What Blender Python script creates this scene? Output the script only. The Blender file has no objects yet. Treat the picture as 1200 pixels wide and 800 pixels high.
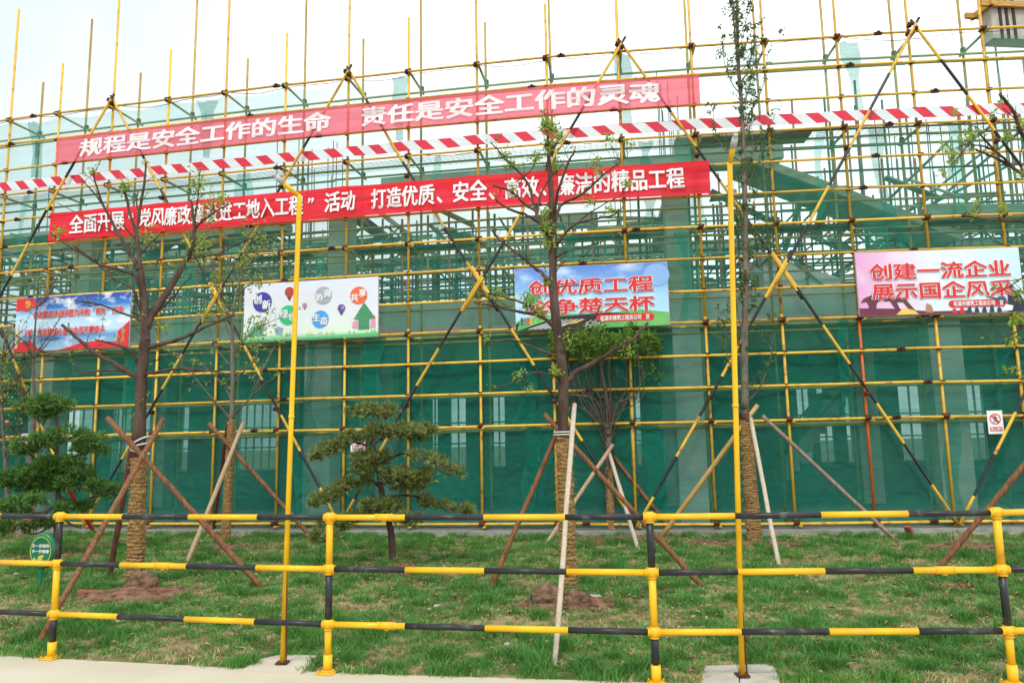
import bpy, math, random
from math import sin, cos, pi, sqrt, atan2, radians
from mathutils import Vector, Matrix, noise
random.seed(7)
scene = bpy.context.scene
COL = scene.collection

# ------------------------------------------------------------------ camera
EYE = 1.65
F_PX = 880.0                      # focal length for a 1200 px wide picture
PIT = radians(7.795); ROL = radians(-1.04)
_r0 = Vector((1, 0, 0)); _d = Vector((0, cos(PIT), sin(PIT))); _u0 = Vector((0, -sin(PIT), cos(PIT)))
_r = _r0*cos(ROL) + _u0*sin(ROL); _u = _u0*cos(ROL) - _r0*sin(ROL)
cam = bpy.data.cameras.new("camera"); camo = bpy.data.objects.new("camera", cam); COL.objects.link(camo)
cam.sensor_width = 36; cam.lens = 36*F_PX/1200; cam.clip_end = 3000; cam.clip_start = 0.05
m = Matrix((_r, _u, -_d)).transposed().to_4x4(); m.translation = (0, 0, EYE); camo.matrix_world = m
scene.camera = camo

# ------------------------------------------------------------------ sky, sun, exposure
scene.view_settings.view_transform = 'Standard'; scene.view_settings.look = 'None'
scene.view_settings.exposure = 0.42; scene.view_settings.gamma = 1
scene.cycles.transparent_max_bounces = 20; scene.cycles.max_bounces = 7
SUN_EL, SUN_AZ = radians(52), radians(200)      # high hazy sun from behind the camera, a little to the left
w = bpy.data.worlds.new("World"); scene.world = w; w.use_nodes = True
nt = w.node_tree; nt.nodes.clear()
out = nt.nodes.new('ShaderNodeOutputWorld'); bg = nt.nodes.new('ShaderNodeBackground')
sky = nt.nodes.new('ShaderNodeTexSky'); sky.sky_type = 'NISHITA'; sky.sun_disc = False
sky.sun_elevation = SUN_EL; sky.sun_rotation = SUN_AZ; sky.air_density = 1.0; sky.dust_density = 4.0
mx = nt.nodes.new('ShaderNodeMix'); mx.data_type = 'RGBA'
tc = nt.nodes.new('ShaderNodeTexCoord'); nz = nt.nodes.new('ShaderNodeTexNoise'); nz.inputs['Scale'].default_value = 1.6
nz.inputs['Detail'].default_value = 5
cr = nt.nodes.new('ShaderNodeValToRGB')
cr.color_ramp.elements[0].position = .36; cr.color_ramp.elements[0].color = (.485, .545, .565, 1)
cr.color_ramp.elements[1].position = .74; cr.color_ramp.elements[1].color = (.95, 1.0, 1.0, 1)
vm = nt.nodes.new('ShaderNodeVectorMath'); vm.operation = 'SCALE'; vm.inputs['Scale'].default_value = 12.0
L = nt.links.new
L(tc.outputs['Generated'], nz.inputs['Vector'])
sx_ = nt.nodes.new('ShaderNodeSeparateXYZ'); L(tc.outputs['Generated'], sx_.inputs[0])
ma = nt.nodes.new('ShaderNodeMath'); ma.operation = 'MULTIPLY_ADD'; L(sx_.outputs[0], ma.inputs[0]); ma.inputs[1].default_value = .32; L(nz.outputs['Fac'], ma.inputs[2])
L(ma.outputs[0], cr.inputs['Fac'])
L(cr.outputs['Color'], vm.inputs[0]); mx.inputs['Factor'].default_value = .93
L(sky.outputs['Color'], mx.inputs['A']); L(vm.outputs['Vector'], mx.inputs['B'])
L(mx.outputs['Result'], bg.inputs['Color']); bg.inputs['Strength'].default_value = 0.12
L(bg.outputs['Background'], out.inputs['Surface'])
sun = bpy.data.lights.new("sun", 'SUN'); suno = bpy.data.objects.new("sun", sun); COL.objects.link(suno)
sun.energy = 1.5; sun.angle = radians(11); sun.color = (1, .965, .9)
sd = Vector((sin(SUN_AZ)*cos(SUN_EL), cos(SUN_AZ)*cos(SUN_EL), sin(SUN_EL)))
suno.rotation_euler = sd.to_track_quat('Z', 'Y').to_euler(); suno.location = sd*60

# ------------------------------------------------------------------ pixel <-> place helpers (1200x800 picture)
def ray(x, y):
    return (_r*((x-600)/F_PX) + _u*(-(y-400)/F_PX) + _d)
def pix(x, y, Y):
    v = ray(x, y); return Vector((0, 0, EYE)) + v*(Y/v.y)
def gnd(x, y, z=0):
    v = ray(x, y); return Vector((0, 0, EYE)) + v*((z-EYE)/v.z)
def proj(p):
    q = Vector(p) - Vector((0, 0, EYE)); d = q.dot(_d)
    return 600 + F_PX*q.dot(_r)/d, 400 - F_PX*q.dot(_u)/d
# the scaffold line: plan positions of the front standards (u = 0, 1, 2 ...)
SX = [-11.396, -10.119, -8.743, -7.374, -6.034, -4.665, -3.295, -2.012, -0.607, 0.771, 2.171, 3.562, 4.922, 6.27, 7.596, 8.934]
SY = [16.348, 16.061, 15.767, 15.485, 15.215, 14.943, 14.679, 14.442, 14.201, 13.988, 13.799, 13.64, 13.51, 13.399, 13.302, 13.215]
def F(u, z=0.0, off=0.0):
    if u < 0: x = SX[0] + u*1.34; y = SY[0] - u*.31; tx, ty = 1.34, -.31
    elif u >= 15: x = SX[15] + (u-15)*1.34; y = SY[15] - (u-15)*.07; tx, ty = 1.34, -.07
    else:
        i = min(int(u), 14); t = u-i
        x = SX[i]*(1-t) + SX[i+1]*t; y = SY[i]*(1-t) + SY[i+1]*t
        a = max(0, i-1); b = min(15, i+2); tx, ty = SX[b]-SX[a], SY[b]-SY[a]
    l = sqrt(tx*tx+ty*ty)
    return Vector((x + ty/l*off, y - tx/l*off, z))
def Fang(u):
    a = F(u-.5); b = F(u+.5); return atan2(b.y-a.y, b.x-a.x)
def fu(px, py, off=0.0):
    u, z = 7.0, 4.0
    for _ in range(14):
        x, y = proj(F(u, z, off)); x1, y1 = proj(F(u+.01, z, off)); x2, y2 = proj(F(u, z+.01, off))
        a, b, c, d = (x1-x)/.01, (x2-x)/.01, (y1-y)/.01, (y2-y)/.01
        D = a*d-b*c; ex, ey = px-x, py-y
        u += (d*ex-b*ey)/D; z += (-c*ex+a*ey)/D
    return u, z
LV = [0.209 + 1.8*k for k in range(6)]

# ------------------------------------------------------------------ materials
MATS = {}
def mat(name, c, rough=.6, c2=None, scale=6, bump=0, metal=0, bscale=None, spec=.4, lo=.35, hi=.65, stretch=None, detail=4, c3=None, vary=0):
    if name in MATS: return MATS[name]
    mt = bpy.data.materials.new(name); mt.use_nodes = True; t = mt.node_tree; b = t.nodes['Principled BSDF']
    b.inputs['Roughness'].default_value = rough; b.inputs['Metallic'].default_value = metal
    b.inputs['Specular IOR Level'].default_value = spec
    b.inputs['Base Color'].default_value = (*c, 1)
    co = t.nodes.new('ShaderNodeTexCoord'); vec = co.outputs['Object']
    if stretch:
        mp = t.nodes.new('ShaderNodeMapping'); mp.inputs['Scale'].default_value = stretch
        t.links.new(vec, mp.inputs['Vector']); vec = mp.outputs['Vector']
    if c2:
        n = t.nodes.new('ShaderNodeTexNoise'); n.inputs['Scale'].default_value = scale; n.inputs['Detail'].default_value = detail
        r = t.nodes.new('ShaderNodeValToRGB'); e = r.color_ramp.elements
        e[0].position = lo; e[0].color = (*c, 1); e[1].position = hi; e[1].color = (*c2, 1)
        if c3: q = e.new(min(.99, hi+.12)); q.color = (*c3, 1)
        t.links.new(vec, n.inputs['Vector']); t.links.new(n.outputs['Fac'], r.inputs['Fac']); t.links.new(r.outputs['Color'], b.inputs['Base Color'])
    if vary:
        oi = t.nodes.new('ShaderNodeObjectInfo'); mr = t.nodes.new('ShaderNodeMapRange'); mr.inputs['To Min'].default_value = 1-vary; mr.inputs['To Max'].default_value = 1+vary*.25
        hs = t.nodes.new('ShaderNodeHueSaturation'); lk = b.inputs['Base Color'].links[0].from_socket
        t.links.new(oi.outputs['Random'], mr.inputs['Value']); t.links.new(mr.outputs[0], hs.inputs['Value']); t.links.new(lk, hs.inputs['Color']); t.links.new(hs.outputs[0], b.inputs['Base Color'])
    if bump:
        n = t.nodes.new('ShaderNodeTexNoise'); n.inputs['Scale'].default_value = bscale or scale*4; n.inputs['Detail'].default_value = 5
        bp = t.nodes.new('ShaderNodeBump'); bp.inputs['Strength'].default_value = bump; bp.inputs['Distance'].default_value = .02
        t.links.new(vec, n.inputs['Vector']); t.links.new(n.outputs['Fac'], bp.inputs['Height']); t.links.new(bp.outputs['Normal'], b.inputs['Normal'])
    MATS[name] = mt; return mt
yel = mat('yellow_pipe_paint', (.82, .50, .045), .5, (.73, .41, .05), 7, lo=.42, hi=.60, c3=(.36, .15, .06), detail=8, vary=.28)
yel2 = mat('yellow_pole_paint', (.86, .50, .008), .35, (.80, .43, .01), 2.5)
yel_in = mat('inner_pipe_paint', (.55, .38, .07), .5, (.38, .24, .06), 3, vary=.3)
orange = mat('orange_pipe_paint', (.62, .14, .01), .45, (.45, .09, .02), 3)
blk = mat('black_paint', (.018, .018, .022), .35, (.035, .035, .04), 5)
gy = mat('guardrail_yellow', (.84, .47, .008), .38, (.76, .40, .012), 5, lo=.45, hi=.66, c3=(.50, .26, .04), detail=9)
gb = mat('guardrail_black', (.016, .017, .021), .38, (.03, .03, .034), 12, lo=.5, hi=.62, c3=(.12, .11, .09), detail=9)
rust = mat('rusty_clamp', (.12, .035, .02), .75, (.04, .016, .012), 20, bump=.4)
grn_tube = mat('grey_steel_tube', (.12, .13, .10), .6, (.07, .07, .055), 3, vary=.5)
red_tube = mat('red_primer_tube', (.42, .10, .07), .6, (.25, .07, .05), 3)
olive_tube = mat('olive_steel_tube', (.33, .28, .11), .6, (.22, .17, .08), 3)
concrete = mat('raw_concrete', (.50, .50, .48), .85, (.64, .63, .60), 2.2, bump=.25, bscale=20)
conc_d = mat('old_concrete', (.22, .22, .20), .9, (.32, .31, .29), 4, bump=.4, bscale=30)
ply = mat('formwork_plywood', (.19, .21, .16), .7, (.30, .30, .22), 1.5, stretch=(1, 1, 6))
timber = mat('formwork_timber', (.62, .36, .08), .7, (.45, .25, .06), 4, stretch=(1, 1, 4))
wallm = mat('inside_plaster', (.30, .31, .29), .9, (.22, .23, .22), 2)
framem = mat('window_frame_paint', (.7, .72, .7), .5)
pavem = mat('pavement_concrete', (.50, .44, .33), .85, (.58, .52, .41), 1.1, bump=.12, bscale=60, c3=(.46, .37, .22))
padm = mat('pad_concrete', (.36, .34, .28), .9, (.50, .46, .38), 5, bump=.3, bscale=50)
dirtm = mat('bare_dirt', (.17, .10, .06), .95, (.26, .16, .10), 4, bump=.7, bscale=30)
soilm = mat('red_soil', (.12, .055, .030), .95, (.27, .14, .085), 9, bump=.9, bscale=45, c3=(.27, .17, .11))
clodm = mat('dry_clod', (.10, .055, .032), .95, (.24, .145, .09), 14, bump=1.0, bscale=50)
stonem = mat('pale_stone', (.38, .34, .29), .9, (.5, .46, .4), 12, bump=.4)
brickm = mat('clay_brick', (.30, .08, .04), .9, (.38, .13, .08), 20, bump=.4)
bark1 = mat('brown_bark', (.045, .025, .018), .9, (.115, .070, .052), 9, bump=.9, bscale=26, stretch=(1, 1, .35))
bark2 = mat('grey_bark', (.11, .09, .068), .9, (.21, .175, .135), 10, bump=.8, bscale=30, stretch=(1, 1, .4))
bark3 = mat('dark_twig_bark', (.10, .075, .055), .9, (.17, .13, .10), 9)
strawm = mat('straw_rope', (.19, .10, .028), .95, (.54, .34, .13), 30, bump=.9, bscale=90, stretch=(1, 1, 3))
strawl = mat('loose_straw', (.46, .32, .14), .9)
cord = mat('white_cord', (.75, .74, .72), .8)
wood_b = mat('brown_pole_wood', (.16, .062, .024), .8, (.30, .135, .06), 34, bump=.8, stretch=(1, 1, .12))
wood_d = mat('dark_pole_wood', (.09, .035, .018), .8, (.17, .07, .035), 34, bump=.8, stretch=(1, 1, .12))
wood_t = mat('tan_pole_wood', (.40, .26, .15), .8, (.52, .37, .24), 34, bump=.8, stretch=(1, 1, .12))
wood_p = mat('pale_pole_wood', (.52, .42, .31), .8, (.64, .54, .42), 34, bump=.8, stretch=(1, 1, .12))
wood_g = mat('grey_pole_wood', (.24, .17, .12), .8, (.36, .28, .22), 34, bump=.8, stretch=(1, 1, .12))
whitep = mat('white_print', (.82, .82, .83), .6)
whitep2 = mat('pinkish_white_print', (.86, .76, .79), .7)
redp = mat('red_print', (.70, .025, .03), .6)
redsign = mat('sign_red', (.62, .02, .06), .5)
blackp = mat('black_print', (.02, .02, .022), .6)
pvc = mat('grey_cap_plastic', (.45, .45, .47), .4)
signgreen = mat('sign_green_plastic', (.008, .17, .075), .3)
signyel = mat('sign_yellow_print', (.55, .52, .06), .5)

def leafm(name, c, c2, trans=.35):
    mt = bpy.data.materials.new(name); mt.use_nodes = True; t = mt.node_tree; t.nodes.clear()
    o = t.nodes.new('ShaderNodeOutputMaterial'); g = t.nodes.new('ShaderNodeNewGeometry')
    r = t.nodes.new('ShaderNodeValToRGB'); e = r.color_ramp.elements; e[0].color = (*c, 1); e[1].color = (*c2, 1)
    p = t.nodes.new('ShaderNodeBsdfPrincipled'); p.inputs['Roughness'].default_value = .5; p.inputs['Specular IOR Level'].default_value = .3
    q = t.nodes.new('ShaderNodeBsdfTranslucent'); mxx = t.nodes.new('ShaderNodeMixShader'); mxx.inputs[0].default_value = trans
    t.links.new(g.outputs['Random Per Island'], r.inputs['Fac'])
    t.links.new(r.outputs['Color'], p.inputs['Base Color']); t.links.new(r.outputs['Color'], q.inputs['Color'])
    t.links.new(p.outputs[0], mxx.inputs[1]); t.links.new(q.outputs[0], mxx.inputs[2]); t.links.new(mxx.outputs[0], o.inputs['Surface'])
    return mt
leaf_y = leafm('young_leaf', (.20, .34, .05), (.44, .52, .10), .45)
leaf_d = leafm('small_dark_leaf', (.05, .12, .03), (.14, .24, .06))
leaf_m = leafm('glossy_shrub_leaf', (.05, .14, .02), (.26, .42, .07), .4)
needle_l = leafm('pine_needle_left', (.012, .06, .014), (.20, .40, .08), .25)
needle_c = leafm('pine_needle_olive', (.03, .075, .015), (.36, .40, .12), .25)
leaf_dry = leafm('dry_leaf', (.16, .06, .03), (.48, .36, .24), .1)

def netm(name, T, c=(.015, .30, .225), amp=.22):
    """woven shade net: part of the light passes between the threads"""
    mt = bpy.data.materials.new(name); mt.use_nodes = True; t = mt.node_tree; t.nodes.clear()
    N = t.nodes.new; K = t.links.new
    o = N('ShaderNodeOutputMaterial'); co = N('ShaderNodeTexCoord')
    mp = N('ShaderNodeMapping'); mp.inputs['Scale'].default_value = (.8, .8, 26); K(co.outputs['Object'], mp.inputs['Vector'])
    n1 = N('ShaderNodeTexNoise'); n1.inputs['Scale'].default_value = 1; n1.inputs['Detail'].default_value = 3; K(mp.outputs[0], n1.inputs['Vector'])
    n2 = N('ShaderNodeTexNoise'); n2.inputs['Scale'].default_value = 1.1; n2.inputs['Detail'].default_value = 4; K(co.outputs['Object'], n2.inputs['Vector'])
    a = N('ShaderNodeMath'); a.operation = 'ADD'; K(n1.outputs['Fac'], a.inputs[0]); K(n2.outputs['Fac'], a.inputs[1])
    mr = N('ShaderNodeMapRange'); mr.inputs['From Min'].default_value = .6; mr.inputs['From Max'].default_value = 1.4
    mr.inputs['To Min'].default_value = 1-T-amp*.5; mr.inputs['To Max'].default_value = min(.97, 1-T+amp*.5); K(a.outputs[0], mr.inputs['Value'])
    d = N('ShaderNodeBsdfDiffuse'); d.inputs['Color'].default_value = (*c, 1)
    n3 = N('ShaderNodeTexNoise'); n3.inputs['Scale'].default_value = 3.0; n3.inputs['Detail'].default_value = 3; n3.inputs['Distortion'].default_value = 1.2; K(co.outputs['Object'], n3.inputs['Vector'])
    bp = N('ShaderNodeBump'); bp.inputs['Strength'].default_value = .75; bp.inputs['Distance'].default_value = .10; K(n3.outputs['Fac'], bp.inputs['Height']); K(bp.outputs[0], d.inputs['Normal'])
    tl = N('ShaderNodeBsdfTranslucent'); tl.inputs['Color'].default_value = (*c, 1)
    m1 = N('ShaderNodeMixShader'); m1.inputs[0].default_value = .3; K(d.outputs[0], m1.inputs[1]); K(tl.outputs[0], m1.inputs[2])
    tr = N('ShaderNodeBsdfTransparent'); tr.inputs['Color'].default_value = (.93, 1, .985, 1)
    m2 = N('ShaderNodeMixShader'); K(mr.outputs[0], m2.inputs[0]); K(tr.outputs[0], m2.inputs[1]); K(m1.outputs[0], m2.inputs[2])
    K(m2.outputs[0], o.inputs['Surface']); return mt
net_low = netm('dense_green_net', .50, c=(.020, .26, .185)); net_mid = netm('green_net', .64, c=(.05, .36, .265), amp=.14); net_top = netm('thin_green_net', .72, c=(.12, .46, .38), amp=.1)
net_fold = netm('folded_green_net', .55, c=(.02, .23, .175))

def clothm(name, c, c2, T, tint=(1, 1, 1)):
    mt = bpy.data.materials.new(name); mt.use_nodes = True; t = mt.node_tree; t.nodes.clear(); N = t.nodes.new; K = t.links.new
    o = N('ShaderNodeOutputMaterial'); co = N('ShaderNodeTexCoord')
    mp = N('ShaderNodeMapping'); mp.inputs['Scale'].default_value = (.5, .5, 14); K(co.outputs['Object'], mp.inputs['Vector'])
    n1 = N('ShaderNodeTexNoise'); n1.inputs['Scale'].default_value = 1; n1.inputs['Detail'].default_value = 3; K(mp.outputs[0], n1.inputs['Vector'])
    r = N('ShaderNodeValToRGB'); e = r.color_ramp.elements; e[0].position = .35; e[0].color = (*c, 1); e[1].position = .65; e[1].color = (*c2, 1); K(n1.outputs['Fac'], r.inputs['Fac'])
    bp = N('ShaderNodeBump'); bp.inputs['Strength'].default_value = .5; bp.inputs['Distance'].default_value = .03; K(n1.outputs['Fac'], bp.inputs['Height'])
    d = N('ShaderNodeBsdfDiffuse'); K(r.outputs[0], d.inputs['Color']); K(bp.outputs[0], d.inputs['Normal'])
    tl = N('ShaderNodeBsdfTranslucent'); K(r.outputs[0], tl.inputs['Color'])
    m1 = N('ShaderNodeMixShader'); m1.inputs[0].default_value = .28; K(d.outputs[0], m1.inputs[1]); K(tl.outputs[0], m1.inputs[2])
    tr = N('ShaderNodeBsdfTransparent'); tr.inputs['Color'].default_value = (*tint, 1); m2 = N('ShaderNodeMixShader'); m2.inputs[0].default_value = 1-T
    K(tr.outputs[0], m2.inputs[1]); K(m1.outputs[0], m2.inputs[2]); K(m2.outputs[0], o.inputs['Surface']); return mt
cloth1 = clothm('sheer_red_cloth', (.95, .17, .21), (.98, .24, .28), .42, (1, .34, .42))
cloth2 = clothm('red_cloth', (.90, .035, .055), (.97, .07, .095), .12, (1, .12, .17))
cloth_w = clothm('white_ink_on_cloth', (.95, .85, .90), (.97, .93, .96), .15, (1, .9, .95))

# ------------------------------------------------------------------ mesh helpers
class MB:
    def __init__(s): s.v = []; s.f = []; s.m = []; s.uv = None
    def add(s, vs, fs, mi=0):
        b = len(s.v); s.v += [tuple(v) for v in vs]; s.f += [tuple(i+b for i in f) for f in fs]; s.m += [mi]*len(fs)
    def box(s, c, size, rz=0, mi=0, R=None):
        hx, hy, hz = size[0]/2, size[1]/2, size[2]/2; M = R or Matrix.Rotation(rz, 3, 'Z'); c = Vector(c)
        vs = [c + M @ Vector((x, y, z)) for x in (-hx, hx) for y in (-hy, hy) for z in (-hz, hz)]
        s.add(vs, [(0, 1, 3, 2), (4, 6, 7, 5), (0, 4, 5, 1), (2, 3, 7, 6), (0, 2, 6, 4), (1, 5, 7, 3)], mi)
    def tube(s, pts, rad, n=8, cap=True, mi=0, mfun=None):
        pts = [Vector(p) for p in pts]; k = len(pts)
        if not hasattr(rad, '__len__'): rad = [rad]*k
        t = (pts[1]-pts[0]).normalized(); a = t.orthogonal().normalized(); b = t.cross(a)
        vs = []; fs = []; ms = []
        for i, p in enumerate(pts):
            t2 = (pts[min(i+1, k-1)]-pts[max(i-1, 0)]).normalized()
            if i: q = t.rotation_difference(t2); a = q @ a; b = q @ b; t = t2
            for j in range(n):
                an = 2*pi*j/n; vs.append(p + (a*cos(an)+b*sin(an))*rad[i])
        for i in range(k-1):
            for j in range(n):
                fs.append((i*n+j, i*n+(j+1) % n, (i+1)*n+(j+1) % n, (i+1)*n+j)); ms.append(mfun(i) if mfun else mi)
        if cap:
            fs.append(tuple(reversed(range(n)))); ms.append(mfun(0) if mfun else mi)
            fs.append(tuple((k-1)*n+j for j in range(n))); ms.append(mfun(k-2) if mfun else mi)
        b0 = len(s.v); s.v += [tuple(v) for v in vs]; s.f += [tuple(i+b0 for i in f) for f in fs]; s.m += ms
    def mesh(s, name, mats, smooth=False):
        me = bpy.data.meshes.new(name); me.from_pydata(s.v, [], s.f)
        for q in (mats if isinstance(mats, (list, tuple)) else [mats]): me.materials.append(q)
        if any(s.m): me.polygons.foreach_set('material_index', s.m)
        if smooth: me.polygons.foreach_set('use_smooth', [True]*len(s.f))
        me.update(); return me
    def build(s, name, mats, parent=None, smooth=False, kind=None):
        return put(name, s.mesh(name, mats, smooth), parent, kind)
def put(name, me, parent=None, kind=None):
    o = bpy.data.objects.new(name, me); COL.objects.link(o)
    if parent: o.parent = parent; o.matrix_parent_inverse = Matrix.Identity(4) if parent.get('at0') else parent.matrix_world.inverted()
    if kind: o['kind'] = kind
    return o
def thing(name, label, cat, group=None, loc=(0, 0, 0)):
    o = bpy.data.objects.new(name, None); COL.objects.link(o); o.empty_display_size = .2
    o.location = loc; o.matrix_world = Matrix.Translation(loc)
    o['label'] = label; o['category'] = cat
    if group: o['group'] = group
    return o
def tag(o, label, cat, group=None):
    o['label'] = label; o['category'] = cat
    if group: o['group'] = group
    return o
def ico(rad=1, sub=1):
    import bmesh
    bm = bmesh.new(); bmesh.ops.create_icosphere(bm, subdivisions=sub, radius=rad)
    vs = [v.co.copy() for v in bm.verts]; fs = [tuple(v.index for v in f.verts) for f in bm.faces]; bm.free(); return vs, fs
def sweep(mb, u0, u1, z0, z1, o0, o1, step=.5, z0b=None, z1b=None):
    n = max(1, int(math.ceil((u1-u0)/step))); vs = []; fs = []
    for i in range(n+1):
        t = i/n; u = u0+(u1-u0)*t
        a = z0 if z0b is None else z0+(z0b-z0)*t; b = z1 if z1b is None else z1+(z1b-z1)*t
        vs += [F(u, a, o0), F(u, b, o0), F(u, b, o1), F(u, a, o1)]
    for i in range(n):
        for j in range(4): fs.append((i*4+j, i*4+(j+1) % 4, i*4+4+(j+1) % 4, i*4+4+j))
    fs += [(3, 2, 1, 0), (n*4, n*4+1, n*4+2, n*4+3)]
    mb.add(vs, fs)

def lerp_tab(tab, x):
    if x <= tab[0][0]: return tab[0][1]
    for (a, b), (c, d) in zip(tab, tab[1:]):
        if x <= c: return b+(d-b)*(x-a)/(c-a)
    return tab[-1][1]
EDGE = [(-30, 13.8), (-14, 9.0), (-8, 7.45), (-4.27, 6.48), (-1.31, 5.83), (1.14, 5.45), (3.41, 5.32), (7, 5.35), (14, 5.9), (30, 8.5)]
def edge(x): return lerp_tab(EDGE, x)
BACK = [(F(u, 0, .28).x, F(u, 0, .28).y) for u in [i*.5 for i in range(-14, 50)]]
def back(x): return lerp_tab(BACK, x)
PAD1 = [gnd(*p) for p in ((283, 787), (305, 774), (330, 769), (378, 770), (352, 790))]
PAD2 = [gnd(*p) for p in ((824, 803), (826, 782), (906, 779), (914, 803))]
def inpoly(x, y, P):
    c = False; j = len(P)-1
    for i in range(len(P)):
        if (P[i].y > y) != (P[j].y > y) and x < (P[j].x-P[i].x)*(y-P[i].y)/(P[j].y-P[i].y)+P[i].x: c = not c
        j = i
    return c
def gz(x, y):
    e = edge(x); b = back(x); t = min(1, max(0, (y-e-.25)/.9)); t *= min(1, max(0, (b-y)/.5))
    return .008 + t*(.03 + .045*noise.noise(Vector((x*.55, y*.55, 3))) + .02*noise.noise(Vector((x*2.1, y*2.1, 8))))

# ------------------------------------------------------------------ ground
mb = MB(); S = 900
mb.add([(-S, -S, -.02), (S, -S, -.02), (S, S, -.02), (-S, S, -.02)], [(0, 1, 2, 3)])
mb.build('ground', dirtm, kind='structure')
mb = MB(); xs = [-40+i*.5 for i in range(161)]
vs = []; fs = []
for x in xs: vs += [(x, -8, 0.0), (x, edge(x), 0.0), (x, edge(x)+.012, -.019)]
for i in range(len(xs)-1):
    a = i*3; fs += [(a, a+3, a+4, a+1), (a+1, a+4, a+5, a+2)]
mb.add(vs, fs); mb.build('pavement', pavem, kind='structure')
# joints in the pavement: narrow dark grooves
lawn_mat = bpy.data.materials.new('turf_soil'); lawn_mat.use_nodes = True
t = lawn_mat.node_tree; b = t.nodes['Principled BSDF']; b.inputs['Roughness'].default_value = .95; b.inputs['Specular IOR Level'].default_value = .1
co = t.nodes.new('ShaderNodeTexCoord'); n1 = t.nodes.new('ShaderNodeTexNoise'); n1.inputs['Scale'].default_value = 2.2; n1.inputs['Detail'].default_value = 8; n1.inputs['Roughness'].default_value = .7
r = t.nodes.new('ShaderNodeValToRGB'); e = r.color_ramp.elements
e[0].position = .36; e[0].color = (.05, .09, .025, 1); e[1].position = .62; e[1].color = (.34, .25, .14, 1); q = e.new(.48); q.color = (.14, .13, .05, 1)
t.links.new(co.outputs['Object'], n1.inputs['Vector']); t.links.new(n1.outputs['Fac'], r.inputs['Fac']); t.links.new(r.outputs[0], b.inputs['Base Color'])
mb = MB(); vs = []; fs = []; NY = 60; xs = [-26+i*.25 for i in range(209)]
for x in xs:
    e0, b0 = edge(x), back(x)
    for j in range(NY+1):
        y = e0-.02+(b0-e0+.02)*(j/NY)**1.2; vs.append((x, y, gz(x, y) if j else -.006))
for i in range(len(xs)-1):
    for j in range(NY):
        a = i*(NY+1)+j; fs.append((a, a+NY+1, a+NY+2, a+1))
mb.add(vs, fs); mb.build('lawn', lawn_mat, kind='structure', smooth=True)
mb = MB(); sweep(mb, -8, 26, -.02, .10, .28, -.3); kerb = mb.build('concrete_strip', conc_d, kind='structure')
mb = MB(); sweep(mb, -8, 26, -.015, .035, .50, .28); mb.build('gutter_strip', stonem, kind='structure')
# slabs round the yellow poles
for P, nm in ((PAD1, 1), (PAD2, 2)):
    mb = MB(); n = len(P)
    up = [(p.x, p.y, .018) for p in P]; dn = [(p.x, p.y, -.018) for p in P]
    mb.add(up+dn, [tuple(range(n))[::-1]]+[(i, (i+1) % n, n+(i+1) % n, n+i) for i in range(n)])
    if nm == 1: mb.build('paving_slab', pavem, kind='structure')
pp = [gnd(826, 782), gnd(864, 781), gnd(906, 779), gnd(824, 791), gnd(866, 790), gnd(911, 789), gnd(822, 806), gnd(867, 806), gnd(916, 806)]
pad = bpy.data.objects.new('paved_pad', None); COL.objects.link(pad); pad['kind'] = 'structure'
for a, b_, c, d in ((0, 1, 4, 3), (1, 2, 5, 4), (3, 4, 7, 6), (4, 5, 8, 7)):
    q = [pp[i] for i in (a, b_, c, d)]; cen = sum(q, Vector())/4; q = [cen+(p-cen)*.965 for p in q]; h = .018+random.uniform(-.004, .006)
    mb = MB(); mb.add([(p.x, p.y, h) for p in q]+[(p.x, p.y, -.018) for p in q], [(3, 2, 1, 0), (0, 1, 5, 4), (1, 2, 6, 5), (2, 3, 7, 6), (3, 0, 4, 7)])
    mb.build('paver', padm, pad)

# ------------------------------------------------------------------ unfinished building
bd = thing('unfinished_building', 'unfinished grey concrete building shell standing behind the yellow scaffold', 'building', loc=F(7, 0, -6))
mb = MB(); sweep(mb, -5, 21, -.01, .06, -1.9, -9.2); mb.build('floor_slab', conc_d, bd)
mb = MB(); sweep(mb, -5, 21, 4.42, 4.62, -1.8, -9.3); mb.build('upper_slab', concrete, bd)
mb = MB(); sweep(mb, -5, 21, 3.98, 4.70, -1.4, -1.8); mb.build('edge_beam', concrete, bd)
for o in (-5.6,):
    mb = MB(); sweep(mb, -5, 21, 3.95, 4.42, o, o-.3); mb.build('inner_beam', concrete, bd)
colu = [fu(382, 450, -1.9)[0], fu(806, 450, -1.9)[0], fu(1100, 450, -1.9)[0]]
step = 4.4
cols_u = [colu[0]-10.4, colu[0]-5.2, colu[0], colu[1], colu[2], colu[2]+4.2, colu[2]+8.4]
for u in cols_u:
    for o, s_ in ((-1.75, .62), (-5.8, .5)):
        c = F(u, 2.0, o); mb = MB(); mb.box(c, (s_, s_*.9, 3.96), Fang(u)); mb.build('column', concrete, bd)
    mb = MB(); sweep(mb, u-.2, u+.2, 3.97, 4.42, -1.81, -9.0); mb.build('cross_beam', concrete, bd)
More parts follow.
